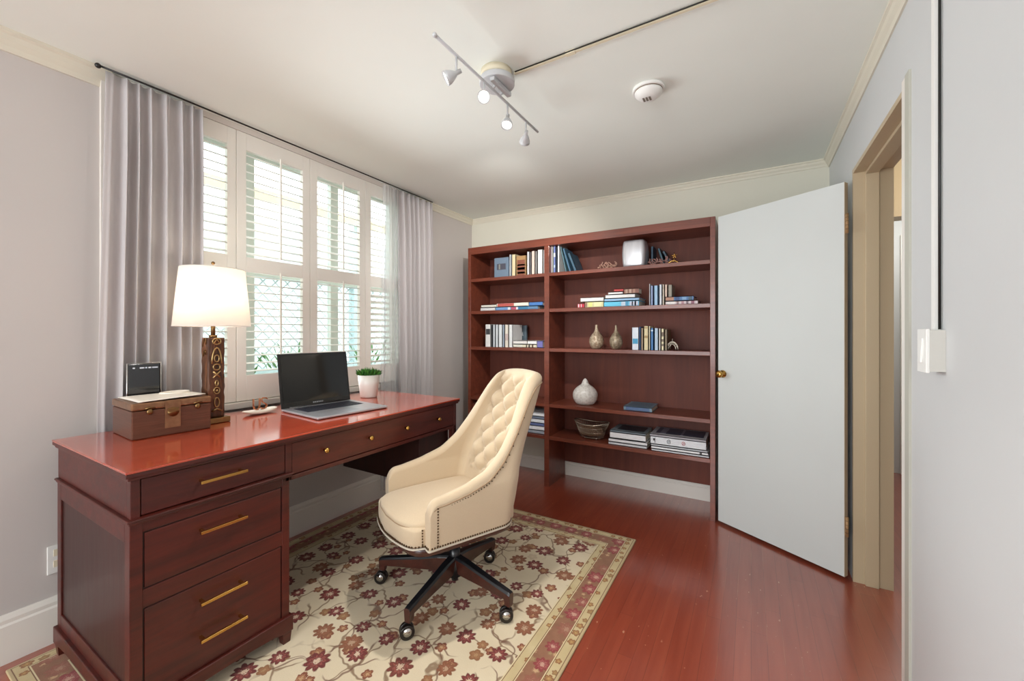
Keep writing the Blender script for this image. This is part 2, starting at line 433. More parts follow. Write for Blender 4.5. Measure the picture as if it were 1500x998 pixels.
SXP = WX + .005            # shutter plane
edges = [.735, 1.176, 1.614, 2.052, 2.485]
labs = ['white shutter panel at the left, half covered by curtain', 'white shutter panel directly right of the table lamp',
        'white shutter panel above the laptop', 'white shutter panel beside the sheer curtain edge']
def louver(m, y0, y1, zc, tilt, w=.05, t=.007):
    pts = []
    for k in range(12):
        a = 2 * PI * k / 12; x = w / 2 * math.cos(a); z = t / 2 * math.sin(a)
        pts.append((SXP - .004 + x * math.cos(tilt) + z * math.sin(tilt), zc - x * math.sin(tilt) + z * math.cos(tilt)))
    m.prism(pts, y0, y1, 'Y', smooth=True)
for i in range(4):
    y0, y1 = edges[i] + .0015, edges[i + 1] - .0015
    s = thing('shutter_panel', (SXP, (y0 + y1) / 2, .905), labs[i], 'window shutter', group='plantation shutter panels across the window')
    st = .05
    a0, a1 = y0 + st, y1 - st
    if i == 0: a1 = y1 - .045
    m = MB(); X0, X1 = SXP - .014, SXP + .014
    m.box(X0, X1, y0, a0, .889, 2.398, bev=.002); m.box(X0, X1, a1, y1, .889, 2.398, bev=.002)
    m.box(X0, X1, a0, a1, .889, 1.03, bev=.002); m.box(X0, X1, a0, a1, 1.617, 1.70, bev=.002); m.box(X0, X1, a0, a1, 2.305, 2.398, bev=.002)
    m.build('shutter_frame', M_shut, s)
    for (z0, z1, nn, tl) in ((1.03, 1.617, 13, .06), (1.70, 2.305, 13, .42)):
        m = MB(); dz = (z1 - z0) / nn
        tilt = tl if i < 3 else tl + .0
        if i == 3 and z0 < 1.5: tilt = -.35
        for k in range(nn): louver(m, a0, a1, z0 + dz * (k + .5), tilt)
        m.build('louvers', M_shut, s)
        yc = (a0 + a1) / 2 + .02
        m = MB(); m.box(SXP + .024, SXP + .033, yc - .005, yc + .005, z0 + .01, z1 + .012, bev=.002); m.build('tilt_rod', M_shut, s)

# exterior beyond the window
m = MB(); m.box(-7, WX - T - .1, -4, 9, -.7, -.6)
struct(m.build('ground', paint('paving_outside', col(196, 194, 184), .8), keep=True), 'pale paved yard outside the window', 'ground')
m = MB(); m.box(-5.2, -5.0, -3, 8, -.6, 2.6)
hs = m.build('neighbour_house', paint('pale_siding', col(226, 234, 234), .8)); tag(hs, 'pale bluish neighbouring house wall beyond the shutters', 'building')
ln = thing('lattice_fence', (-3.7, 1.9, -.6), 'white diamond lattice screen outside the window', 'fence')
m = MB()
for k in range(-12, 40):
    for sgn in (1, -1):
        y = k * .11
        z0, z1 = .95, 1.75
        m.tube([(-3.7 - .006 * sgn, y, z0), (-3.7 - .006 * sgn, y + sgn * (z1 - z0), z1)], .006, seg=4)
m.build('lattice', paint('lattice_white', col(232, 236, 236), .6), ln)
m = MB(); m.box(-3.74, -3.66, -1.2, 4.9, .87, .95); m.box(-3.74, -3.66, -1.2, 4.9, 1.75, 1.81)
for y in (-1.2, .7, 1.75, 2.9, 4.8): m.box(-3.745, -3.655, y, y + .09, -.6, 2.5)
m.build('fence_frame', paint('lattice_frame', col(206, 226, 230), .6), ln)
m = MB(); m.box(-3.62, -3.57, -1.5, 5.2, 2.40, 2.49)
tag(m.build('pergola_beam', paint('tan_beam', col(232, 214, 176), .7)), 'tan horizontal beam outside above the window view', 'beam')
M_leafout = plain('shrub_leaves', col(96, 150, 70), .6, var=.5)
for bi, (bx_, by_) in enumerate(((-3.2, 1.45), (-3.25, 1.95), (-3.2, 2.75))):
    m = MB(); rnd = random.Random(bi)
    for k in range(260):
        a = rnd.uniform(0, 2 * PI); r = rnd.uniform(0, .2); z = rnd.uniform(-.5, 1.13)
        p = Vector((bx_ + r * math.cos(a), by_ + r * math.sin(a) * 1.1, z)); L = rnd.uniform(.06, .13)
        d = Vector((math.cos(a) * .5, math.sin(a) * .5, .8)).normalized(); sd = d.cross(Vector((rnd.uniform(-1, 1), rnd.uniform(-1, 1), 0))).normalized() * .012
        vs = [m.bm.verts.new(q) for q in (p, p + d * L * .5 + sd, p + d * L, p + d * L * .5 - sd)]
        m.bm.faces.new(vs)
    m.tube([(bx_, by_, -.6), (bx_, by_, .6)], .02, seg=6)
    tag(m.build('garden_shrub', M_leafout), ['green leafy shrub outside, seen low beside the laptop', 'green leafy shrub outside behind the laptop screen', 'green leafy shrub outside behind the potted plant'][bi], 'shrub', 'shrubs outside the window')

# ================================================================== CURTAINS
def curtain_mat(name, c, alpha=0.0, tl=.25):
    n = N(name); v = n.coord((1, 1, 1)); k = n.noise(n.coord((260, 260, 40)), 1.0, 2)
    b = n.n('ShaderNodeBsdfPrincipled'); n.set(b.inputs['Base Color'], n.mix(k, tuple(x * .93 for x in c[:3]) + (1,), c)); b.inputs['Roughness'].default_value = .85
    b.inputs['Sheen Weight'].default_value = .2
    t = n.n('ShaderNodeBsdfTranslucent'); t.inputs[0].default_value = c
    mx = n.n('ShaderNodeMixShader'); mx.inputs[0].default_value = tl
    n.t.links.new(b.outputs[0], mx.inputs[1]); n.t.links.new(t.outputs[0], mx.inputs[2]); last = mx.outputs[0]
    if alpha:
        tr = n.n('ShaderNodeBsdfTransparent'); m2 = n.n('ShaderNodeMixShader'); m2.inputs[0].default_value = alpha
        n.t.links.new(last, m2.inputs[1]); n.t.links.new(tr.outputs[0], m2.inputs[2]); last = m2.outputs[0]
    n.t.links.new(last, n.out.inputs[0]); return n.m
M_curt = curtain_mat('grey_curtain', col(202, 197, 197), tl=.12)
M_sheer = curtain_mat('sheer_curtain', col(225, 226, 228), .55, .4)
def curtain(m, y0t, y1t, y0b, y1b, zt, zb, folds, amp, xc, seed, nu=220, nz=34, flat0=0.0, top_pinch=.5):
    rnd = random.Random(seed); ph = [rnd.uniform(-.5, .5) for _ in range(folds + 2)]; am = [rnd.uniform(.6, 1.15) for _ in range(folds + 2)]
    rows = []
    for j in range(nz + 1):
        v = j / nz; z = zt + (zb - zt) * v; row = []
        ya, yb = y0t + (y0b - y0t) * min(1, v * 1.6), y1t + (y1b - y1t) * v
        for i in range(nu + 1):
            t = i / nu
            q = t * folds + .18 * math.sin(2 * PI * t * 1.7 + seed) + .1 * v * math.sin(5 * t + seed)
            k = int(q); f_ = q - k; A = am[k % len(am)] * (1 - f_) + am[(k + 1) % len(am)] * f_
            w = math.sin(2 * PI * q); w = math.copysign(abs(w) ** .75, w)
            env = (.55 + .45 * min(1, v * 7)) * (1 + .15 * v)
            if flat0 and t < flat0: env *= .25 + .75 * (t / flat0) ** 2
            x = xc + amp * A * env * w + amp * .25 * math.sin(4 * PI * q + 1 + 2 * v) * env * (1.0 + top_pinch * max(0, 1 - v * 12))
            y = ya + (yb - ya) * t + .010 * math.cos(2 * PI * q) * env
            row.append(Vector((x, y, z)))
        rows.append(row)
    m.grid(rows)
cu = thing('curtain', (-2.42, .8, .05), 'grey pleated curtain hanging left of the window behind the lamp', 'curtain', group='curtains on the window rod')
m = MB(); curtain(m, .628, .985, .60, .98, H - .027, .07, 7, .024, -2.406, 3, flat0=.2)
m.build('curtain_fabric', M_curt, cu, solid=.0015)
cu = thing('curtain', (-2.42, 2.5, .05), 'grey pleated curtain hanging right of the window near the bookcase', 'curtain', group='curtains on the window rod')
m = MB(); curtain(m, 2.30, 2.72, 2.33, 2.715, H - .027, .07, 7, .024, -2.406, 8)
m.build('curtain_fabric', M_curt, cu, solid=.0015)
m = MB(); curtain(m, 2.185, 2.33, 2.17, 2.36, H - .024, .07, 3, .012, -2.415, 5, nu=80)
m.build('sheer_panel', M_sheer, cu)
m = MB(); m.tube([(-2.40, .60, H - .018), (-2.402, .9, H - .014), (-2.40, 1.3, H - .016), (-2.40, 2.0, H - .015), (-2.40, 2.72, H - .018)], .0045)
m.sph((-2.40, .605, H - .02), .011)
tag(m.build('curtain_rod', M_black), 'thin black curtain rod just below the ceiling', 'curtain rod')

# ================================================================== RUG
def rug_mat(cx, cy, hx, hy):
    n = N('floral_rug'); tc = n.n('ShaderNodeTexCoord'); sp = n.n('ShaderNodeSeparateXYZ'); n.t.links.new(tc.outputs['Object'], sp.inputs[0])
    X, Y = sp.outputs[0], sp.outputs[1]
    dx = n.math('SUBTRACT', hx, n.math('ABSOLUTE', X)); dy = n.math('SUBTRACT', hy, n.math('ABSOLUTE', Y))
    d = n.math('MINIMUM', dx, dy)
    cream, creamd = col(226, 212, 184), col(206, 188, 156)
    wob = n.noise(n.coord(), 30, 2)
    def flowers(scale, rmax, petals, rnd_, off, pal, thr, seedrot=0.0):
        mp = n.coord((1, 1, 0)); 
        add = n.n('ShaderNodeVectorMath', operation='ADD'); n.t.links.new(mp, add.inputs[0]); add.inputs[1].default_value = off
        scl = n.n('ShaderNodeVectorMath', operation='SCALE'); n.t.links.new(add.outputs[0], scl.inputs[0]); scl.inputs['Scale'].default_value = scale
        vo = n.n('ShaderNodeTexVoronoi', voronoi_dimensions='2D'); n.t.links.new(scl.outputs[0], vo.inputs['Vector']); vo.inputs['Scale'].default_value = 1
        vo.inputs['Randomness'].default_value = rnd_
        sub = n.n('ShaderNodeVectorMath', operation='SUBTRACT'); n.t.links.new(scl.outputs[0], sub.inputs[0]); n.t.links.new(vo.outputs['Position'], sub.inputs[1])
        s2 = n.n('ShaderNodeSeparateXYZ'); n.t.links.new(sub.outputs[0], s2.inputs[0])
        cc = n.n('ShaderNodeSeparateColor'); n.t.links.new(vo.outputs['Color'], cc.inputs[0])
        angl = n.math('ARCTAN2', s2.outputs[1], s2.outputs[0])
        pet = n.math('ABSOLUTE', n.math('COSINE', n.math('MULTIPLY_ADD', angl, petals / 2, n.math('MULTIPLY', cc.outputs[0], 6.0))))
        fine = n.noise(scl.outputs[0], 7.0, 3)
        rad = n.math('MULTIPLY', n.math('MULTIPLY_ADD', cc.outputs[1], .35, .65), rmax)
        rr = n.math('MULTIPLY', rad, n.math('ADD', n.math('MULTIPLY_ADD', pet, .30, .62), n.math('MULTIPLY', n.math('SUBTRACT', fine, .5), .5)))
        q = n.math('DIVIDE', n.math('ADD', vo.outputs['Distance'], n.math('MULTIPLY', n.math('SUBTRACT', fine, .5), .05)), rr)
        mask = n.math('SUBTRACT', 1.0, n.step(q, 1.0, .06)); mask = n.math('MULTIPLY', mask, n.step(cc.outputs[2], thr, .001))
        ring = n.ramp(n.math('ADD', q, n.math('MULTIPLY', n.math('SUBTRACT', n.noise(scl.outputs[0], 16, 2), .5), .9)), [(0, pal[0]), (.28, pal[0]), (.34, pal[1]), (.55, pal[2]), (.66, pal[1]), (.80, pal[3]), (1.0, pal[1])])
        alt = n.mix(n.step(cc.outputs[0], .66, .01), ring, n.mix(.55, ring, pal[4]))
        return mask, alt, vo
    base = n.mix(n.noise(n.coord(), 5, 3), cream, creamd)
    # vines : thin wandering lines
    def vine(scale, w, rot, dist):
        wv = n.n('ShaderNodeTexVoronoi', voronoi_dimensions='2D', feature='DISTANCE_TO_EDGE'); mp = n.coord((scale, scale, 1), rot=(0, 0, rot))
        ns = n.n('ShaderNodeTexNoise'); n.t.links.new(mp, ns.inputs['Vector']); ns.inputs['Scale'].default_value = 1.3
        ad = n.n('ShaderNodeVectorMath', operation='MULTIPLY_ADD'); n.t.links.new(ns.outputs['Color'], ad.inputs[0]); ad.inputs[1].default_value = (dist, dist, 0); n.t.links.new(mp, ad.inputs[2])
        n.t.links.new(ad.outputs[0], wv.inputs['Vector']); wv.inputs['Scale'].default_value = 1
        ln_ = n.math('SUBTRACT', 1.0, n.step(wv.outputs['Distance'], w, w * .5))
        br = n.step(n.noise(n.coord(), 6, 2), .46, .05)
        return n.math('MULTIPLY', ln_, br)
    c = n.mix(n.math('MULTIPLY', vine(6.4, .028, .4, .8), .85), base, col(128, 98, 70))
    c = n.mix(n.math('MULTIPLY', vine(4.1, .018, 1.1, 1.2), .8), c, col(110, 70, 52))
    pal_r = [col(212, 184, 158), col(96, 34, 30), col(158, 80, 70), col(120, 46, 40), col(150, 104, 64)]
    pal_s = [col(190, 150, 110), col(140, 84, 54), col(170, 120, 84), col(120, 62, 46), col(150, 110, 70)]
    m2, a2, _ = flowers(9.5, .33, 5, 1.0, (3.3, 1.7, 0), pal_s, .25)
    c = n.mix(m2, c, a2)
    m1, a1, _ = flowers(6.9, .38, 9, .6, (.13, .41, 0), pal_r, .06)
    c = n.mix(m1, c, a1)
    field = c
    # main border : worn red ground with large rosettes
    ground = n.mix(n.noise(n.coord(), 22, 3), col(124, 84, 60), col(160, 112, 84))
    pal_b = [col(196, 150, 130), col(134, 54, 56), col(176, 100, 92), col(150, 66, 62), col(150, 110, 80)]
    mb, ab, _ = flowers(9.6, .52, 8, .15, (.02, .05, 0), pal_b, .1)
    ms, as_, _ = flowers(24, .4, 5, .8, (.5, .2, 0), [col(196, 160, 120)] * 3 + [col(120, 60, 50), col(130, 110, 70)], .3)
    bord = n.mix(mb, n.mix(ms, ground, as_), ab)
    # guard stripes : cream with gold blossoms
    gg = n.mix(n.noise(n.coord(), 14, 2), col(212, 194, 152), col(186, 164, 118))
    mg, ag, _ = flowers(19, .42, 5, .4, (.3, .9, 0), [col(190, 150, 96), col(150, 108, 62), col(176, 134, 84), col(140, 84, 60), col(150, 120, 80)], .2)
    guard = n.mix(mg, gg, ag)
    line = col(216, 200, 160); dline = col(120, 84, 56)
    out = col(190, 168, 128)
    def over(cur, e, nxt): return n.mix(n.step(d, e, .0006), cur, nxt)
    c = over(out, .010, dline); c = over(c, .013, guard); c = over(c, .046, dline); c = over(c, .049, line); c = over(c, .053, bord)
    c = over(c, .132, line); c = over(c, .136, dline); c = over(c, .139, guard); c = over(c, .172, dline); c = over(c, .175, line); c = over(c, .180, field)
    pile = n.noise(n.coord(), 420, 2)
    return n.bsdf(c, .95, bump=pile, bs=.5, bd=.002, Sheen_Weight=.15)
rx0, rx1, ry0, ry1 = -2.40, -.605, .355, 2.525
m = MB(); m.box(rx0, rx1, ry0, ry1, .001, .011, bev=.003)
tag(m.build('rug', rug_mat(0, 0, (rx1 - rx0) / 2, (ry1 - ry0) / 2), pivot=((rx0 + rx1) / 2, (ry0 + ry1) / 2, 0)), 'cream floral rug with red and gold border under the chair', 'rug')

# ================================================================== DESK   (local: x to the room = 0 at the front, y along)
DT = .850; DLN, DD = 1.622, .758
desk = thing('desk', (-1.612, .466, .011), 'large dark red mahogany desk with brass handles against the window wall', 'desk', 0.0)
dz = -.011
def DB(name, boxes, mat, bevel=.002, parent=desk, bev=0):
    m = MB()
    for b in boxes: m.box(*b[:4], b[4] + dz, b[5] + dz, bev=bev)
    return m.build(name, mat, parent, local=True, bevel=bevel)
# top with moulded edge
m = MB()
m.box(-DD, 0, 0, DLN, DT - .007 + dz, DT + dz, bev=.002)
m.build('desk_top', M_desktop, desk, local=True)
DB('edge_moulding', [(-DD + .001, -.001, .001, DLN - .001, DT - .020, DT - .0072), (-DD + .006, -.007, .007, DLN - .007, DT - .030, DT - .020)], M_desk)
PY = .512     # pedestal end (y)
F = -.018    # front plane
# upper case carcass
DB('upper_case', [(-DD + .006, F - .03, .016, .03, .70, DT - .03), (-DD + .006, F - .03, DLN - .034, DLN - .016, .665, DT - .03),
                  (-DD + .006, -DD + .036, .03, DLN - .034, .665, DT - .03),
                  (F - .03, F, .016, .04, .69, DT - .03), (F - .03, F, PY - .016, PY + .01, .665, DT - .03), (F - .03, F, DLN - .036, DLN - .016, .12, DT - .03),
                  (F - .03, F, PY, DLN - .016, .665, .683), (-DD + .03, F - .03, PY, DLN - .03, .667, .675)], M_desk)
def drawer(y0, y1, z0, z1, name='drawer', mat=None):
    d_ = DB(name, [(F - .03, F - .002, y0, y1, z0, z1)], mat or M_desk, bevel=.0025)
    return d_
def bar(par, yc, z, L=.148):
    m = MB(); xh = F + .030
    m.box(xh - .005, xh + .005, yc - L / 2, yc + L / 2, z - .005 + dz, z + .005 + dz, bev=.0015)
    for s_ in (-1, 1): m.box(F - .003, xh, yc + s_ * (L / 2 - .012) - .004, yc + s_ * (L / 2 - .012) + .004, z - .004 + dz, z + .004 + dz)
    o = m.build('handle', M_brass, par, local=True)
HYC = .262
m_ = drawer(.042, PY - .018, .703, DT - .034); bar(m_, HYC, .764)
d2 = drawer(PY + .012, DLN - .038, .686, DT - .034)
for yk in (.672, .918, 1.162, 1.425):
    m = MB(); m.lathe([(.0, 0), (.006, 0), (.005, .01), (.011, .014), (.0125, .019), (.010, .025), (0, .026)], (F - .002, yk, .752 + dz), 16, direction=(1, 0, 0), close=False)
    m.build('knob', M_brass, d2, local=True)
# waist moulding
DB('waist_moulding', [(-DD + .01, .0, .004, PY + .008, .692, .700), (-DD + .014, -.004, .008, PY + .004, .684, .692)], M_desk, bevel=.003)
# pedestal
DB('pedestal', [(-DD + .006, -DD + .05, .014, .032, .07, .684), (F - .04, F, .014, .046, .07, .684), (F - .04, F, PY - .03, PY, .07, .684),
                (-DD + .006, F - .01, PY - .02, PY, .10, .684), (F - .03, F - .002, .04, PY - .02, .650, .684),
                (F - .03, F - .002, .04, PY - .02, .412, .47), (-DD + .05, F - .04, .014, .024, .62, .684), (-DD + .05, F - .04, .014, .024, .115, .17),
                (-DD + .006, -DD + .035, .02, PY - .01, .1, .684), (-DD + .03, F - .02, .03, PY - .02, .10, .115)], M_desk)
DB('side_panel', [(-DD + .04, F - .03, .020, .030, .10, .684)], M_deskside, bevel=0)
m_ = drawer(.050, PY - .034, .474, .646); bar(m_, HYC, .594)
m_ = drawer(.050, PY - .034, .118, .408); bar(m_, HYC, .352); bar(m_, HYC, .226)
DB('groove', [(F - .034, F - .006, .044, PY - .028, .112, .655)], M_deskdark, bevel=0)
# plinth with arched lower edge
m = MB()
def arch(a0, a1, zt_, zl, rise):
    pts = [(a0, zt_), (a1, zt_)]
    for k in range(13):
        t_ = k / 12; a = a1 - .035 - (a1 - a0 - .07) * t_; pts.append((a, zl + rise * (math.sin(PI * t_) ** .5)))
    return [(a0, zt_), (a1, zt_), (a1, zl - .0)] + pts[2:] + [(a0, zl)]
m.prism([(a, z + dz) for a, z in arch(.002, PY + .01, .118, .055, .018)], F - .02, F + .012, 'X')
m.prism([(a, z + dz) for a, z in arch(-DD + .006, F + .012, .118, .055, .018)], .002, .024, 'Y')
m.box(-DD + .006, F, PY - .01, PY + .01, .06 + dz, .118 + dz)
m.build('plinth', M_desk, desk, local=True, bevel=.003)
for (a, b) in ((F - .03, .004), (F - .03, PY - .033), (-DD + .008, .004), (-DD + .008, PY - .033)):
    m = MB(); x0, x1, y0, y1 = a, a + .04, b, b + .04
    vs = [m.bm.verts.new(p) for p in ((x0 + .006, y0 + .006, .0), (x1 - .006, y0 + .006, .0), (x1 - .006, y1 - .006, .0), (x0 + .006, y1 - .006, .0),
                                      (x0, y0, .08 + dz), (x1, y0, .08 + dz), (x1, y1, .08 + dz), (x0, y1, .08 + dz))]
    for q in ((0, 1, 2, 3), (4, 5, 6, 7), (0, 1, 5, 4), (1, 2, 6, 5), (2, 3, 7, 6), (3, 0, 4, 7)): m.bm.faces.new([vs[k] for k in q])
    m.build('foot', M_desk, desk, local=True)
# right end: hanging side panel and slim legs
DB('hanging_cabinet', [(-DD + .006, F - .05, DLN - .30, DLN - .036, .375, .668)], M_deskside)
DB('leg', [(F - .035, F, DLN - .05, DLN - .016, .011, .665)], M_desk)

# ================================================================== BOOKCASE
SY = 3.05; SX0, SXM, SX1 = -2.262, -1.458, -.207
bc = thing('bookcase', ((SX0 + SX1) / 2, 3.2, 0), 'tall double mahogany bookcase against the back wall', 'bookcase')
def SB(name, boxes, mat=M_shelf, bevel=.0015):
    m = MB()
    for b in boxes: m.box(*b)
    return m.build(name, mat, bc, bevel=bevel)
BK = 3.385
SB('side_panel', [(SX0, SX0 + .03, SY, BK, 0, 2.055)]); SB('side_panel', [(SX1 - .032, SX1, SY, BK, 0, 2.055)])
SB('divider', [(SXM - .022, SXM + .022, SY, BK, 0, 1.99)])
SB('top_board', [(SX0 + .03, SX1 - .032, SY, BK, 1.992, 2.055)])
ZS = [1.767, 1.471, 1.144, .686, .417]
for z in ZS:
    SB('shelf', [(SX0 + .03, SXM - .022, SY + .003, BK - .008, z - .028, z)]); SB('shelf', [(SXM + .022, SX1 - .032, SY + .003, BK - .008, z - .028, z)])
SB('back_panel', [(SX0 + .03, SXM - .022, BK - .008, BK, .39, 1.992)], M_shelfback, 0)
SB('back_panel', [(SXM + .022, SX1 - .032, BK - .008, BK, .13, 1.992)], M_shelfback, 0)

# ---- books
PGM = plain('book_pages', col(226, 219, 202), .8, var=.12, scale=200)
CV = {}
def cover(c):
    k = 'cover_%d_%d_%d' % c
    return plain(k, col(*c), .45, var=.12, scale=40)
def book(label, group, T, Hh, D, loc, c, lying=False, lean=0.0, rz=0.0, marks=(), front=None):
    # local upright: x thickness, y depth (spine at y=0 faces the room), z height
    m = MB(); b = min(.0035, T * .2)
    m.box(0, b, 0, D, 0, Hh); m.box(T - b, T, 0, D, 0, Hh); m.box(0, T, 0, b, 0, Hh)
    p = MB(); p.box(b, T - b, b, D - .005, .004, Hh - .004)
    R = Matrix.Identity(4)
    if lying: R = Matrix.Translation((0, 0, 0)) @ Matrix.Rotation(PI / 2, 4, 'Y') @ Matrix.Identity(4)
    if lying: R = Matrix.Translation((0, 0, T)) @ Matrix.Rotation(PI / 2, 4, 'Y')      # height now along +x, thickness along z
    if lean: R = Matrix.Rotation(lean, 4, 'Y')
    Rm = Matrix.Rotation(rz, 4, 'Z') @ R
    m.bm.transform(Rm); p.bm.transform(Rm)
    o = bpy.data.objects.new('book', None)
    bpy.data.objects.remove(o)
    mesh_o = m.build('book', cover(c), keep=True); mesh_o.location = loc; WM[mesh_o.name] = Matrix.Translation(loc)
    tag(mesh_o, label, 'book', group)
    p.build('page_block', PGM, mesh_o, local=True)
    for (f0, f1, cc) in marks:
        q = MB(); q.box(T * .12, T * .88, -.0008, .001, Hh * f0, Hh * f1); q.bm.transform(Rm); q.build('spine_label', cover(cc), mesh_o, local=True)
    if front:
        for (a0, a1, f0, f1, cc) in front:
            q = MB(); q.box(T - .0005, T + .0008, D * a0, D * a1, Hh * f0, Hh * f1); q.bm.transform(Rm); q.build('cover_picture', cover(cc), mesh_o, local=True)
    return mesh_o
def up(z, pl, pr, yt, c, label, group, lean=0.0, D=.17, Y=3.09, marks=(), front=None):
    a = sx(pl, Y); b = sx(pr, Y); hh = sz((pl + pr) / 2, yt, Y) - z
    return book(label, group, max(.006, b - a - .0012), hh, D, (a, Y, z + .0005), c, lean=lean, marks=marks, front=front)
def lie(z, pl, pr, T, c, label, group, D=.2, Y=3.09, rz=0.0, marks=(), front=None):
    a = sx(pl, Y); b = sx(pr, Y)
    return book(label, group, T - .0008, b - a, D, (a, Y, z + .0005), c, lying=True, rz=rz, marks=marks, front=front)
z1, z2, z3, z4, z5 = ZS
G = 'books on the top left shelf'
# top left: a blue-grey book turned cover forward
fm = MB(); Yf = 3.13; xa, xb = sx(724, Yf), sx(745, Yf)
fm.box(xa, xb, Yf, Yf + .03, z1 + .001, z1 + .185, bev=.003)
o = fm.build('book', cover((118, 138, 158))); tag(o, 'blue-grey book facing forward on the top left shelf', 'book', G)
q = MB(); q.box(xa + .03, xb - .03, Yf - .0015, Yf, z1 + .075, z1 + .13); q.build('cover_picture', cover((84, 84, 96)), o)
q = MB(); q.box(xa + .05, xa + .065, Yf - .0025, Yf - .001, z1 + .08, z1 + .125); q.build('cover_picture', cover((150, 150, 140)), o)
up(z1, 746, 749, 373, (196, 204, 212), 'thin pale blue book beside the forward facing blue-grey book', G)
up(z1, 750, 755.5, 373, (232, 214, 172), 'cream spined book left of the tan patterned book', G)
up(z1, 756, 771, 375, (176, 138, 92), 'thick tan book with brown mottled pattern, top left shelf', G, marks=((.0, .8, (140, 84, 62)), (.1, .2, (210, 180, 150)), (.3, .42, (190, 130, 100)), (.5, .58, (205, 170, 140))))
for pl, pr, yt, c, lab in ((772, 775.5, 369, (226, 226, 228), 'narrow white book right of the tan mottled book'), (776, 778, 369.5, (120, 116, 118), 'very thin dark grey book between white and pink spines'),
                           (778.5, 783.5, 368, (224, 206, 192), 'pale pink spined book on the top left shelf'), (784, 787, 368, (150, 148, 146), 'thin mid grey book left of the wide white book'),
                           (787.5, 795, 366, (232, 231, 225), 'wide white rounded book near the bookcase divider'), (795.5, 798.5, 367, (176, 178, 178), 'light grey book touching the divider, top left shelf')):
    up(z1, pl, pr, yt, c, lab, G)
G = 'books on the top right shelf'
up(z1, 807.2, 808.9, 357, (228, 216, 222), 'tall pinkish white book touching the divider, top right shelf', G)
up(z1, 809.1, 810.6, 357.5, (196, 200, 188), 'tall grey green thin book on the top right shelf', G)
up(z1, 810.8, 814, 361, (128, 146, 210), 'bright blue narrow book on the top right shelf', G, marks=((.6, .75, (230, 235, 245)), (.2, .3, (200, 220, 245))))
up(z1, 814.2, 816.4, 362, (34, 44, 66), 'dark navy narrow book left of the leaning books', G)
up(z1, 816.6, 820, 360, (230, 228, 226), 'white leaning book on the top right shelf', G, lean=-.0)

for k, (pl, w, yt, c, lean, lab) in enumerate(((821, .014, 362, (92, 124, 134), -.22, 'grey teal leaning book, top right shelf'),
                                              (826.5, .02, 364, (70, 108, 134), -.30, 'blue teal leaning book with rounded cover'),
                                              (834.0, .024, 371, (58, 92, 112), -.38, 'dark teal leaning book at the end of the row'))):
    a = sx(pl + 7 * (1 if k < 3 else 1), 3.09); hh = (sz(pl, yt, 3.09) - z1) / math.cos(lean) * .97
    book(lab, G, w, hh, .17, (a, 3.09, z1 + w * 0 + .0008), c, lean=lean)
G = 'books lying on the second left shelf'
lie(z2, 704, 725, .031, (222, 222, 222), 'lower small white book at the left end of the second shelf', G, D=.12)
lie(z2 + .031, 705, 727, .026, (226, 224, 212), 'upper small white book at the left end of the second shelf', G, D=.12)
lie(z2, 726, 788, .031, (92, 142, 186), 'blue book with colourful spine lying under the red titled book', G, marks=((.02, .3, (120, 160, 206)), (.3, .36, (220, 228, 236)), (.38, .5, (186, 88, 110)), (.5, .54, (230, 230, 235)), (.56, .78, (54, 120, 160)), (.8, .99, (96, 134, 170))))
lie(z2 + .031, 728, 774, .035, (226, 222, 208), 'white book with red title lying on the blue book', G, marks=((.02, .55, (196, 96, 88)), (.56, .98, (236, 234, 220))))
a_ = lie(z2 + .031, 775, 794.8, .034, (74, 124, 190), 'bright blue book end lying beside the divider', G, D=.24, Y=3.095)
G = 'white books standing on the third left shelf'
for pl, pr, yt, c, lab, mk in ((711, 719, 475.5, (230, 230, 228), 'white book with black script at the left end', ((.55, .8, (60, 60, 64)),)), (719.5, 721.5, 476, (70, 70, 74), 'very thin dark book next to the script book', ()),
                               (722, 725.5, 476, (206, 212, 218), 'second pale grey book of the white row', ()), (726, 730, 476, (216, 222, 226), 'third pale blue-white book of the white row', ()),
                               (730.5, 736, 476, (222, 226, 228), 'broader pale white book in the middle of the white row', ()), (736.5, 739, 476, (170, 184, 202), 'thin light blue book in the white row', ()),
                               (739.5, 745, 476, (230, 222, 208), 'warm white book near the end of the white row', ((.3, .6, (200, 180, 176)),)), (745.5, 751, 476, (228, 230, 230), 'last white book beside the grey book', ())):
    up(z3, pl, pr, yt, c, lab, G, marks=mk)
G2 = 'books lying on the third left shelf'
lie(z3, 752, 786, .029, (222, 216, 190), 'lower cream book lying beside the white row', G2, marks=((.0, .4, (220, 220, 206)), (.55, .6, (80, 70, 60)), (.66, .72, (70, 60, 55)), (.8, .86, (90, 70, 60))))
lie(z3 + .029, 752, 772, .031, (216, 210, 206), 'upper pale book lying beside the white row', G2, marks=((.0, .95, (230, 228, 224)),))
lie(z3 + .029, 773, 786, .031, (244, 243, 238), 'pure white booklet on the lower cream book', G2)
lie(z3, 787, 795, .06, (106, 106, 168), 'purple blue book lying against the divider', G2, marks=((0, 1, (118, 116, 180)),), D=.16)
fm = MB(); Yf = 3.30; xa, xb = sx(753, Yf), sx(771, Yf); zt_ = sz(760, 477, Yf)
fm.box(xa, xb, Yf, Yf + .025, z3 + .001, zt_, bev=.002)
o = fm.build('book', cover((96, 112, 122))); tag(o, 'slate grey book facing forward behind the lying books', 'book', G2)
q = MB(); q.prism([(xa + .06, z3 + .10), (xa + .10, z3 + .10), (xa + .092, z3 + .135), (xa + .08, z3 + .125), (xa + .07, z3 + .132)], Yf - .002, Yf - .0002, 'Y'); q.build('cover_picture', cover((206, 212, 216)), o)
G = 'books lying on the second right shelf'
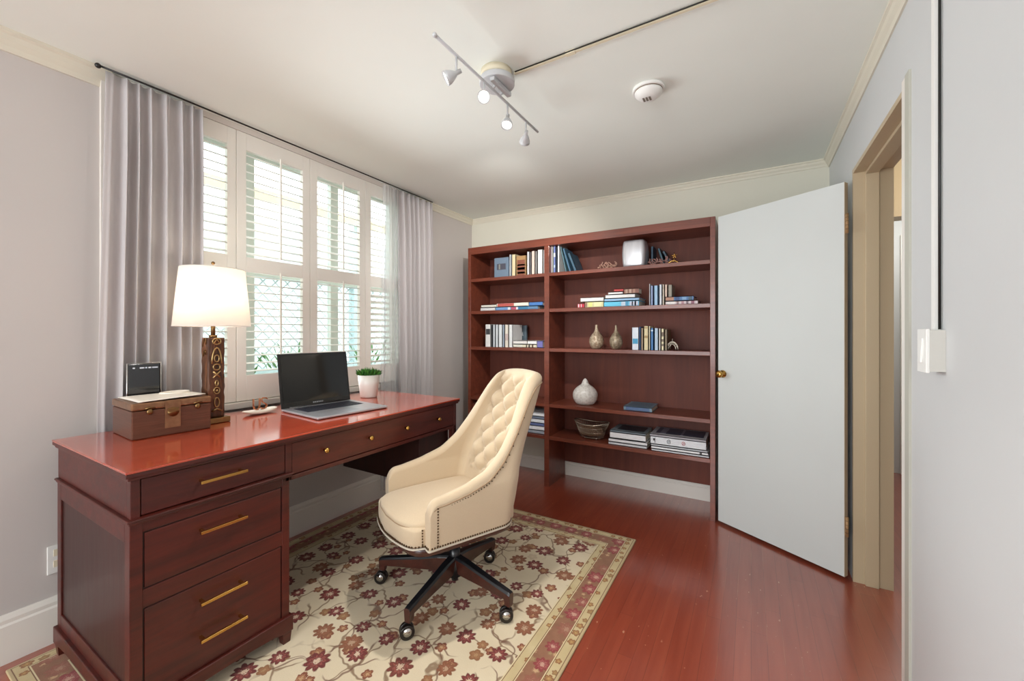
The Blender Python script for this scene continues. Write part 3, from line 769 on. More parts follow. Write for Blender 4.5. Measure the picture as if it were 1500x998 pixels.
lie(z2, 846, 856, .035, (184, 40, 60), 'small red booklet at the left end of the pile', G, D=.06, marks=((.1, .25, (230, 200, 205)), (.5, .6, (230, 200, 205))))
lie(z2, 857, 884, .046, (206, 200, 150), 'yellow green spined book under the white book', G, marks=((0, .12, (140, 110, 90)), (.2, .4, (214, 214, 130)), (.5, .9, (224, 220, 170))))
lie(z2 + .046, 850.5, 884, .034, (222, 222, 218), 'white book lying on the yellow green book', G)
lie(z2, 885, 936, .042, (98, 190, 226), 'thick cyan blue book at the bottom of the pile', G, D=.22, marks=((0, .45, (96, 196, 228)), (.5, .62, (190, 206, 222)), (.62, .7, (70, 150, 190)), (.74, .98, (196, 200, 218)), (.8, .83, (60, 50, 70)), (.88, .92, (80, 70, 90))))
lie(z2 + .042, 885.5, 936, .022, (150, 190, 226), 'thin sky blue book on the thick cyan book', G, D=.22)
lie(z2 + .064, 887, 930, .030, (234, 233, 231), 'white book on the blue books', G, D=.17)
lie(z2 + .094, 891, 912, .020, (232, 228, 226), 'small white booklet near the top of the pile', G, D=.12)
lie(z2 + .094, 914, 936, .040, (134, 86, 70), 'brown patterned small book on top of the pile', G, D=.10, marks=((.1, .25, (180, 150, 130)), (.35, .5, (190, 160, 140)), (.6, .75, (170, 130, 110))))
lie(z2 + .114, 899.5, 913, .022, (194, 62, 60), 'small red book topping the pile beside the brown book', G, D=.10)
lie(z2, 975, 1022, .027, (218, 204, 206), 'pinkish white book lying at the right end of the second shelf', G, marks=((.05, .3, (236, 230, 226)), (.35, .42, (150, 120, 120)), (.5, .58, (190, 140, 150)), (.65, .72, (120, 100, 110)), (.8, .9, (150, 90, 110))))
lie(z2 + .027, 975, 1016, .032, (74, 118, 172), 'blue and brown covered book on the pinkish white book', G, D=.18, marks=((.0, .3, (176, 128, 104)), (.35, .5, (40, 70, 120)), (.6, .75, (120, 160, 200)), (.82, .95, (60, 90, 110))))
G = 'books standing on the second right shelf'
for pl, pr, yt, c, lab in ((951, 952.5, 416, (222, 226, 232), 'tall very thin white book at the left of the row'), (953, 957, 419, (150, 168, 206), 'periwinkle blue book left of the light blue one'), (958, 964, 418.5, (160, 196, 226), 'light sky blue book in the second shelf row'),
                           (965.5, 970, 417, (214, 218, 224), 'white grey book in the second shelf row'), (970.5, 973, 417, (226, 214, 196), 'thin cream book before the tan one'),):
    up(z2, pl, pr, yt, c, lab, G, D=.16)
fm = up(z2 + .06, 973.5, 978, 417, (232, 204, 184), 'pale peach book standing behind the lying books', G, D=.12, Y=3.10)
fm.location.z = z2 + .0605
up(z2 + .06, 978.5, 985, 417.5, (150, 142, 126), 'olive grey book ending the second shelf row', G, D=.12, Y=3.10)
G = 'books standing on the third right shelf'
for pl, pr, yt, c, lab, mk in ((925.5, 936, 480, (220, 226, 236), 'wide white book with blue square, third right shelf', ((.27, .5, (58, 150, 190)),)), (936.5, 938.5, 479, (60, 92, 140), 'thin dark blue book right of the blue square book', ()),
                               (939, 942.5, 481, (166, 142, 116), 'tan brown thin book, third right shelf', ()), (943, 950, 478, (220, 204, 160), 'golden cream book, third right shelf', ((.5, .6, (170, 140, 90)), (.9, .96, (180, 150, 100)))),
                               (950.5, 952.5, 478, (232, 220, 190), 'thin ivory book left of the blue one', ()), (953, 957.5, 481, (58, 118, 176), 'saturated blue book, third right shelf', ((.86, .92, (200, 220, 235)),)),
                               (958.5, 964.5, 481, (176, 196, 214), 'pale blue-grey book, third right shelf', ()), (965, 968, 481.5, (214, 206, 196), 'thin off white book, third right shelf', ()),
                               (968.5, 973, 482, (226, 214, 176), 'cream book with dark script, third right shelf', ((.2, .3, (120, 100, 80)), (.4, .52, (120, 100, 80)), (.65, .85, (110, 90, 70)))), (973.4, 978, 483, (122, 104, 78), 'olive brown book ending the third right shelf row', ())):
    up(z3, pl, pr, yt, c, lab, G, D=.15, marks=mk)
# fourth right shelf
o = book('slate blue book lying alone on the shelf right of the white vase', 'books lying on the lower shelves', .032, .205, .235, (-.832, 3.09, z4 + .0005), (120, 144, 160), lying=True, rz=.0, marks=((.08, .92, (84, 108, 146)),), )
q = MB(); q.box(.02, .185, .03, .21, .0312, .0326); q.build('cover_picture', cover((92, 120, 140)), o, local=True)
G = 'books lying on the lower shelves'
def stack(x0, y0, specs, z, g):
    for (T_, L_, D_, c, lab, dx_, mk) in specs:
        o = book(lab, g, T_ - .001, L_, D_, (x0 + dx_, y0, z + .0005), c, lying=True, marks=mk); z += T_
    return z, o
zt_, o = stack(-.945, 3.075, [(.022, .285, .23, (206, 208, 212), 'bottom pale grey book of the left magazine stack', 0, ()), (.026, .285, .23, (226, 226, 228), 'second white book of the left magazine stack', 0.002, ()),
                          (.004, .27, .225, (40, 40, 44), 'thin black folder inside the left magazine stack', .004, ()), (.046, .265, .23, (228, 228, 230), 'thick white book of the left magazine stack', .012, ()),
                          (.014, .262, .235, (120, 132, 140), 'grey covered magazine topping the left stack', .014, ())], z5, G)
q = MB(); q.box(.04, .24, .04, .21, .0125, .0142); q.build('cover_picture', cover((44, 44, 50)), o, local=True)
zt_, o2 = stack(-.635, 3.065, [(.016, .375, .25, (208, 210, 214), 'bottom white book of the right magazine stack', .012, ()), (.02, .372, .25, (234, 234, 236), 'second white book of the right magazine stack', .01, ((.86, .9, (60, 60, 60)),)),
                           (.014, .37, .25, (196, 200, 204), 'light grey book of the right magazine stack', .008, ())], z5, G)
o2 = book('white ring binder with small round emblems in the right stack', G, .056, .365, .25, (-.63, 3.065, zt_ + .0005), (222, 224, 228), lying=True)
for xx, cc, R_ in ((.125, (40, 40, 44), .011), (.222, (176, 70, 66), .010)):
    q = MB(); q.tube([(xx + R_ * math.cos(a * PI / 8), -.0012, .028 + R_ * 1.2 * math.sin(a * PI / 8)) for a in range(16)], .0016, closed=True, seg=6)
    q.tube([(xx - .004, -.0012, .022), (xx + .001, -.0012, .034)], .0012, seg=6); q.tube([(xx + .001, -.0012, .022), (xx + .005, -.0012, .033)], .0012, seg=6)
    q.build('emblem', cover(cc), o2, local=True)
q = MB(); q.box(.018, .03, -.0015, .001, .024, .04); q.box(.028, .032, -.0015, .001, .01, .044); q.build('emblem', cover((50, 50, 54)), o2, local=True)
o3 = book('grey and purple covered magazine topping the right stack', G, .016, .37, .262, (-.635, 3.06, zt_ + .0565), (170, 166, 172), lying=True)
q = MB(); q.box(.03, .35, .05, .25, .0145, .0162); q.build('cover_picture', cover((66, 66, 84)), o3, local=True)
for a_, b_ in ((.06, .10), (.2, .215)):
    q = MB(); q.box(a_, b_, .05, .25, .0155, .0172); q.build('cover_stripe', cover((120, 116, 132)), o3, local=True)
# lower left: small pile beside the divider and brown box
G = 'books piled on the lower left shelf'
zz = z5
for k, (T_, c, lab) in enumerate(((.03, (150, 160, 172), 'bottom grey book of the pile beside the divider'), (.036, (226, 230, 236), 'second white book of the pile beside the divider'), (.026, (96, 112, 160), 'blue book inside the pile beside the divider'),
                                  (.034, (222, 228, 236), 'fourth white book of the pile beside the divider'), (.022, (110, 120, 140), 'grey blue book near the top of the divider pile'), (.03, (230, 232, 236), 'top white book of the pile beside the divider'))):
    book(lab, G, T_ - .001, .235, .2, (-1.722, 3.085, zz + .0005), c, lying=True, marks=((.5, .99, tuple(min(255, v + 10) for v in c)),)); zz += T_
bx_ = thing('storage_box', (-2.1, 3.2, z5), 'brown wooden drawer box on the lower left shelf', 'box')
m = MB(); m.box(-2.225, -1.98, 3.062, 3.34, z5 + .001, z5 + .205); m.build('body', M_shelfback, bx_, bevel=.003)
m = MB(); m.box(-2.215, -1.99, 3.056, 3.063, z5 + .014, z5 + .19); m.build('front_panel', wood('box_front', col(132, 68, 44), col(96, 44, 30), 'X', 1, .35, .3), bx_, bevel=.002)

# ---- ornaments on the shelves
def mottled(name, a, b, rough=.25, metal=.5, scale=70):
    n = N(name); v = n.coord(); vo = n.n('ShaderNodeTexVoronoi'); n.set(vo.inputs['Vector'], v); vo.inputs['Scale'].default_value = scale
    k = n.noise(v, scale * .7, 3); f_ = n.math('MULTIPLY', vo.outputs['Distance'], 1.4)
    return n.bsdf(n.mix(f_, b, n.mix(k, a, b)), rough, metal, bump=vo.outputs['Distance'], bs=.6, bd=.002)
M_gold = mottled('gold_mosaic', col(232, 218, 192), col(130, 104, 78), .3, .25)
M_gold2 = mottled('bronze_mosaic', col(206, 190, 162), col(92, 74, 56), .3, .25)
M_pearl = mottled('pearl_mosaic', col(250, 248, 244), col(196, 190, 182), .3, .0, 55)
def bottle(name, c, R, Hh, mat, lab, cat, grp=None, tip=.012):
    m = MB()
    pr = [(.0, 0), (R * .45, 0), (R * .62, .004), (R * .9, Hh * .16), (R, Hh * .30), (R * .93, Hh * .44), (R * .66, Hh * .58), (R * .34, Hh * .70), (tip * 1.0, Hh * .80), (tip * .8, Hh * .93), (tip, Hh), (0, Hh)]
    m.lathe(pr, c, 32, close=False); return tag(m.build(name, mat, pivot=c, subsurf=1), lab, cat, grp)
bottle('vase', (-1.062, 3.14, z3), .060, .192, M_gold, 'gold flecked gourd vase, left of the pair', 'vase', 'gourd vases on the third shelf')
bottle('vase', (-.905, 3.14, z3), .052, .188, M_gold2, 'darker bronze gourd vase, right of the pair', 'vase', 'gourd vases on the third shelf', .010)
m = MB(); R = .104; Hh = .212
m.lathe([(0, 0), (R * .6, 0), (R * .72, .006), (R * .95, Hh * .2), (R, Hh * .38), (R * .9, Hh * .54), (R * .62, Hh * .68), (R * .36, Hh * .75), (R * .26, Hh * .8), (R * .22, Hh * .9), (R * .06, Hh), (0, Hh)], (-1.175, 3.19, z4), 40, close=False)
tag(m.build('vase', M_pearl, pivot=(-1.175, 3.19, z4), subsurf=1), 'white crackled round vase with pointed lid on the fourth shelf', 'vase')
# silver square lantern vase
n = N('silver_glaze'); v = n.coord((30, 30, 3)); k = n.noise(v, 1.2, 3); M_silver = n.bsdf(n.mix(k, col(190, 192, 198), col(236, 236, 240)), .28, .55, bump=k, bs=.15)
m = MB()
rows = []
for j in range(15):
    t = j / 14; z = z1 + .001 + .2 * t; r = .078 + .010 * math.sin(PI * t) ** .6; row = []
    for i in range(32):
        a = 2 * PI * i / 32; q = .35
        row.append(Vector((-.765 + r * math.copysign(abs(math.cos(a)) ** q, math.cos(a)), 3.18 + r * math.copysign(abs(math.sin(a)) ** q, math.sin(a)), z)))
    rows.append(row)
vs = m.grid(rows, closed_v=True); m.bm.faces.new(vs[0]); m.bm.faces.new(vs[-1])
tag(m.build('square_vase', M_silver), 'squat square silver vase on the top right shelf', 'vase')
G = 'books behind the silver vase'
for k, (x, h_, c, ln_, lab) in enumerate(((-.664, .165, (66, 98, 122), 0, 'steel blue book standing right of the silver vase'), (-.622, .15, (72, 108, 124), -.3, 'teal leaning book right of the silver vase'), (-.575, .13, (58, 88, 104), -.45, 'dark teal book leaning lowest right of the silver vase'))):
    book(lab, G, .018, h_, .12, (x + (.05 if ln_ else 0), 3.24, z1 + .001), c, lean=ln_)
# driftwood curls and coral chain
M_drift = plain('driftwood', col(206, 160, 138), .6, var=.6, scale=80); M_coral = plain('dark_coral', col(176, 130, 122), .5, var=.7, scale=90)
def curls(name, x0, x1, y, z, hmax, count, seed, mat, lab, cat, r=.0042):
    m = MB(); rnd = random.Random(seed)
    for k in range(count):
        cx_ = x0 + (x1 - x0) * (k + .5) / count + rnd.uniform(-.006, .006); cy_ = y + rnd.uniform(-.015, .015)
        R_ = rnd.uniform(.010, .018); hz = rnd.uniform(.3, .9) * hmax; a0 = rnd.uniform(0, 6.28); pts = []
        zb = z + R_ * .6
        for q in range(14):
            a = a0 + q * .55; rr_ = R_ * (1 - q * .045)
            pts.append((cx_ + rr_ * math.cos(a), cy_ + rr_ * .5 * math.sin(a * 1.3), max(z + r, zb + hz * (q / 13) + rr_ * .7 * math.sin(a))))
        m.tube(pts, r, seg=6)
        m.tube([(cx_, cy_, z + r), (cx_ + (x1 - x0) / count, cy_ + rnd.uniform(-.01, .01), z + r * 1.4)], r, seg=6)
    return tag(m.build(name, mat), lab, cat)
curls('driftwood_ornament', -1.035, -.895, 3.13, z1 + .001, .062, 12, 4, M_drift, 'curled brown driftwood ornament left of the silver vase', 'ornament')
curls('coral_ornament', -.655, -.50, 3.12, z1 + .001, .052, 14, 9, M_coral, 'dark curled coral chain right of the silver vase', 'ornament')
st = MB(); cx_, cy_, cz_ = -.475, 3.11, z1 + .01
for k in range(5):
    a = PI / 2 + k * 2 * PI / 5; st.tube([(cx_, cy_, cz_ + .046), (cx_ + .024 * math.cos(a), cy_, cz_ + .046 + .024 * math.sin(a))], .004, rr=[.005, .0018], seg=6)
st.tube([(cx_, cy_, cz_ + .035), (cx_ - .004, cy_, cz_ + .012), (cx_ - .01, cy_, z1 + .002)], .0025, seg=6)
st.tube([(cx_ - .045 + .075 * t / 8, cy_, z1 + .004 + .018 * math.sin(PI * t / 8)) for t in range(9)], .004, seg=6)
tag(st.build('starfish_ornament', M_brass), 'small gold starfish ornament at the end of the coral', 'ornament')
# filigree arch
m = MB(); cx_, cy_ = -.43, 3.11
cx_ = (sx(977, 3.11) + sx(993, 3.11)) / 2
m.tube([(cx_ + .038 * math.cos(a * PI / 14), cy_, z3 + .005 + .058 * math.sin(a * PI / 14)) for a in range(15)], .0045, seg=8)
m.tube([(cx_ + .026 * math.cos(a * PI / 14) - .004, cy_ + .008, z3 + .004 + .042 * math.sin(a * PI / 14)) for a in range(15)], .003, seg=6)
for k in range(7):
    a = .5 + k * .33; m.sph((cx_ + .033 * math.cos(a), cy_ + .002, z3 + .005 + .051 * math.sin(a)), .007, seg=8)
m.tube([(cx_, cy_, z3 + .06), (cx_, cy_, z3 + .085)], .0025, seg=6)
m.tube([(cx_ - .03, cy_, z3 + .004), (cx_ - .008, cy_, z3 + .045), (cx_ - .014, cy_, z3 + .008)], .003, seg=6)
tag(m.build('arch_ornament', plain('pewter', col(206, 196, 180), .3, .7, var=.3)), 'small pewter filigree arch at the end of the third shelf', 'ornament')
# wire / glass basket
bk = thing('wire_basket', (-1.12, 3.17, z5), 'oval dark wire basket on the fifth shelf', 'basket')
M_wire = plain('dark_wire', col(200, 184, 166), .25, .8, var=.4)
m = MB(); bx0, by0 = -1.115, 3.18
def brim(t, a): 
    rx_, ry_ = .095 + .05 * t, .06 + .03 * t
    return Vector((bx0 + rx_ * math.cos(a), by0 + ry_ * math.sin(a), z5 + .016 + .115 * t ** .9 + .012 * t * math.cos(2 * a)))
for k in range(44):
    a = 2 * PI * k / 44; m.tube([brim(t / 6, a + .1 * math.sin(t)) for t in range(7)], .0016, seg=5)
for t in (0, .33, .66): m.tube([brim(t, 2 * PI * k / 40) for k in range(40)], .0018, seg=5, closed=True)
m.build('wires', M_wire, bk)
m = MB(); m.tube([brim(1.0, 2 * PI * k / 48) for k in range(48)], .0045, seg=8, closed=True); m.build('rim', M_wire, bk)
m = MB(); m.sellip((bx0, by0, z5 + .06), .105, .066, .042, .7, .9); m.build('lining', plain('basket_lining', col(112, 84, 62), .7, var=.4), bk)
for k in range(4):
    a = PI / 4 + k * PI / 2; m = MB(); m.sph((bx0 + .07 * math.cos(a), by0 + .045 * math.sin(a), z5 + .009), .008, seg=10); m.build('foot', M_chrome, bk)

# ================================================================== CHAIR
CO = Vector((-1.242, 1.567, .011)); CPH = math.radians(246)
chair = thing('office_chair', CO, 'beige tufted swivel chair with nailhead trim on casters', 'chair', CPH)
def fabric(name, c, sc_=900):
    n = N(name); v = n.coord(); k = n.noise(v, sc_, 2); w = n.noise(n.coord((1, 1, 6)), 140, 2); big = n.noise(v, 6, 2)
    c2 = tuple(x * .82 for x in c[:3]) + (1,)
    return n.bsdf(n.mix(n.math('MULTIPLY_ADD', w, .6, n.math('MULTIPLY', big, .3)), c, c2), .92, bump=n.math('ADD', k, w), bs=.25, bd=.001, Sheen_Weight=.25)
M_fab = fabric('beige_linen', col(208, 187, 157)); M_pipe = fabric('piping_linen', col(160, 132, 100))
def interp(tab, x):
    if x <= tab[0][0]: return tab[0][1]
    for (a, b), (c_, d_) in zip(tab, tab[1:]):
        if x <= c_: return b + (d_ - b) * (x - a) / (c_ - a)
    return tab[-1][1]
XR = [(.36, -.182), (.47, -.205), (.55, -.225), (.64, -.252), (.745, -.298), (.89, -.375), (1.0, -.428), (1.08, -.462)]
XF = [(.585, .27), (.60, .17), (.62, .07), (.66, -.05), (.73, -.14), (.845, -.235), (.95, -.295), (1.04, -.37), (1.062, -.435)]
def hw(z): return .262 - .078 * min(1, max(0, (z - .6) / .45))
ZB = .398; zo = -.011
Ls, Rc = .345, .09; Lb = .262 - Rc; TOT = Ls + Rc * PI / 2 + Lb
def plan(mm):
    if mm < Ls: return .25 - mm, .262, Vector((0, 1))
    if mm < Ls + Rc * PI / 2:
        a = (mm - Ls) / Rc; return .25 - Ls - Rc * math.sin(a), .262 - Rc * (1 - math.cos(a)), Vector((-math.sin(a), math.cos(a)))
    return .25 - Ls - Rc, Lb - (mm - Ls - Rc * PI / 2), Vector((-1, 0))
def lean_w(xs): return min(1, max(0, (.25 - xs) / .435)) ** 1.25
def P(mm, z, sgn):
    xs, yb, nn = plan(mm); w = lean_w(xs)
    return Vector((xs + (interp(XR, z) - interp(XR, .38)) * w, sgn * yb * hw(z) / .262, z)), Vector((nn.x, sgn * nn.y, 0))
def ztop(mm):
    xs, yb, nn = plan(mm); w = lean_w(xs); z = .585
    while z < 1.062 and xs + (interp(XR, z) - interp(XR, .38)) * w - interp(XF, z) < 0: z += .002
    z = max(.598, z) if mm > .02 else .598
    z += .012 * max(0, 1 - (yb / .2) ** 2) if xs < -.18 else 0
    if mm < .045: z -= .05 * (1 - math.sqrt(max(0, 1 - ((.045 - mm) / .045) ** 2)))
    return z
def th(mm):
    xs, _, _ = plan(mm); return .042 + .022 * lean_w(xs)
def tuft(y, z):
    if z < .56: return 0.0
    dy_, dz_ = .118, .125
    a = y / dy_ + (z - .60) / dz_; b = y / dy_ - (z - .60) / dz_
    v = (abs(math.sin(PI * (a) / 1)) * abs(math.sin(PI * (b) / 1))) ** .5
    ed = min(1, max(0, (.165 - abs(y)) / .035)) * min(1, max(0, (z - .52) / .05)) * min(1, max(0, (1.045 - z) / .04))
    return (v * .052 - .026) * ed
zts = []
NSX = 110; ms_ = [TOT * i / NSX for i in range(NSX + 1)]
zraw = [ztop(q) for q in ms_]
zsm = zraw[:]
for _ in range(4): zsm = [zsm[0]] + [(zsm[i - 1] + zsm[i] * 2 + zsm[i + 1]) / 4 for i in range(1, NSX)] + [(zsm[-2] + zsm[-1]) / 2]
rows = []
seq = [(ms_[i], zsm[i], 1) for i in range(NSX + 1)] + [(ms_[i], zsm[i], -1) for i in range(NSX - 1, -1, -1)]
NV = 64
for mm, zt_, sgn in seq:
    row = []; t_ = th(mm); r_ = t_ / 2; zc = zt_ - r_
    for j in range(NV + 1):
        z = ZB + (zc - ZB) * j / NV; p, nn = P(mm, z, sgn)
        bul = .006 * math.sin(PI * min(1, (z - ZB) / .22)) if z < ZB + .22 else 0
        row.append(p + nn * bul)
    p, nn = P(mm, zc, sgn)
    for k in range(1, 8):
        a = PI * k / 8; row.append(p - nn * r_ * (1 - math.cos(a) * 1.0) * 1.0 + Vector((0, 0, r_ * math.sin(a))))
    for j in range(NV, -1, -1):
        z = ZB + (zc - ZB) * j / NV; p, nn = P(mm, z, sgn)
        q = p - nn * t_
        xs, yb, _ = plan(mm); k_ = lean_w(xs)
        if nn.x < -.3: q = q + Vector((1, 0, .35)).normalized() * tuft(q.y, z) * min(1, -nn.x)
        row.append(q)
    rows.append([v + Vector((0, 0, zo)) for v in row])
m = MB(); vs = m.grid(rows, closed_v=True); m.bm.faces.new(vs[0]); m.bm.faces.new(list(reversed(vs[-1])))
m.build('back_shell', M_fab, chair, local=True)
# buttons
for i in range(-3, 4):
    for j in range(0, 9):
        # lattice nodes where both a and b are whole numbers
        a, b = i + j, i - j
        y = (a + b) / 2 * .118 / 1; z = .60 + (a - b) / 2 * .125
        pass
done = set()
for a in range(-8, 9):
    for b in range(-8, 9):
        y = (a + b) / 2 * .118; z = .60 + (a - b) / 2 * .125
        if abs(y) < .14 and .62 < z < 1.03 and (round(y, 3), round(z, 3)) not in done:
            done.add((round(y, 3), round(z, 3)))
            p, nn = P(TOT - .001, z, 1); xx = p.x + .064 - .010
            m = MB(); m.sph((xx, y, z + zo), .0075, seg=10, sc_=(.6, 1, 1)); m.build('tuft_button', M_fab, chair, local=True)
# piping on the outer side under the roll
pts = []
for mm, zt_, sgn in seq[3:-3:2]:
    p, nn = P(mm, zt_ - th(mm) * .75, sgn); pts.append(p + nn * .002 + Vector((0, 0, zo)))
m = MB(); m.tube(pts, .0035, seg=6); m.build('piping', M_pipe, chair, local=True)
# seat
def bow(p):
    if p.x > 0: p = Vector((p.x + .05 * (1 - (p.y / .24) ** 2) * (p.x / .24), p.y, p.z))
    return p
def dome(p):
    p = bow(p); 
    if p.z > 0: p = Vector((p.x, p.y, p.z * (1 + .55 * (1 - (p.y / .25) ** 2) * (1 - (min(abs(p.x), .26) / .28) ** 2))))
    return p
m = MB(); m.sellip((.045, 0, .475 + zo), .240, .218, .026, .55, .32, 96, 24, dome); m.build('seat_cushion', M_fab, chair, local=True)
m = MB(); m.sellip((.04, 0, .436 + zo), .250, .224, .042, .2, .14, 120, 20, bow); m.build('seat_base', M_fab, chair, local=True)
seam = [bow(Vector((.240 * math.copysign(abs(math.cos(t)) ** .32, math.cos(t)), .219 * math.copysign(abs(math.sin(t)) ** .32, math.sin(t)), 0))) + Vector((.045, 0, .472 + zo)) for t in [-1.2 + 2.4 * k / 40 for k in range(41)]]
m = MB(); m.tube(seam, .003, seg=6); m.build('piping', M_pipe, chair, local=True)
# nails
M_nail = plain('antique_nail', col(96, 74, 52), .3, .9, var=.4)
m = MB()
def nail(p, r=.0042): m.sph(p, r, seg=6)
acc = 0; last = None
path = []
for k in range(0, 400):
    t = k / 399
    path.append(P(TOT * t, ZB + .008, 1)[0] + P(TOT * t, ZB + .008, 1)[1] * .001)
path2 = [Vector((p.x, -p.y, p.z)) for p in path]
def fpx(y):
    ay = abs(y)
    if ay > .226: return .252
    c_ = (1 - (ay / .2245) ** (2 / .14)) if ay < .2245 else 0
    x0_ = .250 * c_ ** .07
    return max(.252, .04 + x0_ + .05 * (1 - (y / .24) ** 2) * (x0_ / .24) + .002)
fp = [Vector((fpx(y), y, ZB + .008)) for y in [-.262 + .524 * k / 200 for k in range(201)]]
for pl_ in (path, path2, fp):
    acc = 0; last = pl_[0]
    for p in pl_[1:]:
        acc += (p - last).length; last = p
        if acc > .0115: nail((p.x, p.y, p.z + zo)); acc = 0
for sgn in (1, -1):
    z = ZB + .015
    while z < .565: nail((.215, sgn * .268, z + zo), .0038); z += .0115
    z = ZB + .015
    while z < .475: nail((.262, sgn * .222, z + zo), .0038); z += .0115
    for k in range(5, 30):
        mm = .035 + k * .0115; i_ = int(mm / TOT * NSX); p, nn = P(mm, zsm[i_] - th(mm) * .75 - .008, sgn); nail(p + nn * .002 + Vector((0, 0, zo)), .0034)
m.build('rivet_trim', M_nail, chair, local=True)
# pale welt under the nails and brown board
wl = [Vector((p.x, p.y, ZB - .002 + zo)) for p in path] 
loop = [Vector((p.x, p.y, ZB - .001 + zo)) for p in path[::6]] + [Vector((p.x, -p.y, ZB - .001 + zo)) for p in reversed(path[::6])]
ft = [Vector((p.x, p.y, ZB - .001 + zo)) for p in fp[::6]]
m = MB(); m.tube(loop + ft, .0045, seg=6, closed=True); m.build('welt', fabric('welt_linen', col(206, 196, 178)), chair, local=True)
M_base = wood('chair_wood', col(78, 36, 28), col(44, 20, 16), 'X', 1, .3, .4)
M_blk = plain('black_satin', col(24, 26, 30), .28, 0, var=.2)
m = MB(); m.sellip((.03, 0, .368 + zo), .246, .222, .034, .5, .3, 64, 12, lambda p: p + Vector((.035 * (1 - (p.y / .24) ** 2) * max(0, p.x) / .24, 0, 0))); m.build('seat_board', M_base, chair, local=True)
m = MB(); m.cyl((0, 0, .13 + zo), .027, .115, seg=28); m.cyl((0, 0, .24 + zo), .021, .13, seg=24); m.build('gas_column', M_blk, chair, local=True)
m = MB(); m.cyl((0, 0, .105 + zo), .044, .085, r2=.034, seg=32); m.cyl((0, 0, .075 + zo), .016, .04, seg=16); m.build('hub', M_blk, chair, local=True)
M_tire = plain('caster_black', col(28, 22, 20), .3, 0, var=.2)
def armang(wx, wy): return math.atan2(wy, wx) - CPH
arms = [(math.radians(-86), .345), (math.radians(-6.5), .345), (math.radians(-161), .395), (math.radians(88), .325), (math.radians(141), .30)]
for aw, L in arms:
    a = aw - CPH; Rm = Matrix.Rotation(a, 4, 'Z')
    m = MB()
    # side profile in x-z: hub end high, gently falling, then a drop block at the tip
    prof = [(.02, .196, .118), (.08, .190, .115), (.18, .170, .112), (L - .035, .146, .104), (L - .012, .142, .100), (L, .138, .084)]
    sect = []
    for x, zt_, zb_ in prof:
        w_ = .030 - .010 * x / L
        sect.append([Vector((x, -w_ * .55, zt_)), Vector((x, w_ * .55, zt_)), Vector((x, w_ * .8, zt_ - .010)), Vector((x, w_ * .62, zb_)), Vector((x, -w_ * .62, zb_)), Vector((x, -w_ * .8, zt_ - .010))])
    vv = [[m.bm.verts.new(Rm @ (p + Vector((0, 0, zo)))) for p in s_] for s_ in sect]
    for i in range(len(vv) - 1):
        for k in range(6):
            f = m.bm.faces.new((vv[i][k], vv[i][(k + 1) % 6], vv[i + 1][(k + 1) % 6], vv[i + 1][k])); f.material_index = 1 if k in (0, 1, 5) else 0
    m.bm.faces.new(vv[0]); f = m.bm.faces.new(list(reversed(vv[-1]))); f.material_index = 0
    # tip block
    b = [m.bm.verts.new(Rm @ Vector(p)) for p in ((L - .034, -.013, .108 + zo), (L, -.013, .105 + zo), (L, .013, .105 + zo), (L - .034, .013, .108 + zo), (L - .03, -.012, .078 + zo), (L - .002, -.012, .078 + zo), (L - .002, .012, .078 + zo), (L - .03, .012, .078 + zo))]
    for q in ((0, 1, 2, 3), (4, 5, 6, 7), (0, 1, 5, 4), (1, 2, 6, 5), (2, 3, 7, 6), (3, 0, 4, 7)): m.bm.faces.new([b[k] for k in q])
    m.build('base_arm', [M_base, M_blk], chair, local=True, bevel=.0015)
    cx_ = L - .016; ctr = Rm @ Vector((cx_, 0, 0)); rel = Vector((math.cos(a + .6), math.sin(a + .6), 0)) * .012
    va = math.atan2(-1.567, 1.242) - CPH + .25 * math.sin(3 * aw)
    ax = Vector((math.cos(va), math.sin(va), 0)); rel = ax.cross(Vector((0, 0, 1))) * .010
    m = MB(); m.cyl((ctr.x, ctr.y, .062 + zo), .006, .024, seg=10)
    wc = ctr + rel + Vector((0, 0, .0415 + zo))
    for s_ in (-1, 1): m.cyl(wc + ax * (s_ * .011 - .008), .030, .016, direction=ax, seg=28)
    m.cyl(wc - ax * .012, .022, .024, direction=ax, seg=20)
    cst = m.build('caster', M_tire, chair, local=True, bevel=.003)
    m = MB()
    for s_ in (-1, 1):
        m.cyl(wc + ax * (s_ * .0195) - ax * .0015 + Vector((0, 0, .004)), .017, .003, direction=ax, seg=20)
    m.build('caster_cap', M_chrome, cst, local=True)

# ================================================================== THINGS ON THE DESK
# trunk box
DTZ = DT
tb = thing('trunk_box', (-2.19, .755, DTZ), 'bronze brown trunk box with metal clasps on the desk', 'box', math.radians(-3))
n = N('trunk_skin'); v = n.coord((6, 6, 90)); k = n.noise(v, 2, 3); M_trunk = n.bsdf(n.mix(k, col(78, 46, 33), col(122, 78, 58)), .32, .35, bump=k, bs=.1)
n = N('trunk_trim'); v = n.coord((9, 9, 9)); k = n.noise(v, 4, 3); M_trunk2 = n.bsdf(n.mix(k, col(104, 70, 48), col(168, 126, 92)), .3, .6, bump=k, bs=.1)
m = MB(); m.box(-.125, .125, -.132, .132, 0.001, .112, bev=.004); m.build('body', M_trunk, tb, local=True)
m = MB(); m.box(-.127, .127, -.134, .134, .114, .143, bev=.006); m.build('lid', M_trunk2, tb, local=True)
m = MB(); m.box(.1255, .129, -.03, .022, .03, .112, bev=.001); m.box(.127, .1315, -.03, .022, .108, .143, bev=.001); m.build('strap', M_trunk2, tb, local=True)
m = MB(); m.cyl((.129, -.004, .095), .019, .006, direction=(1, 0, 0), seg=24); m.box(.128, .136, -.022, .014, .096, .112, bev=.001); m.build('clasp', M_bronze, tb, local=True)
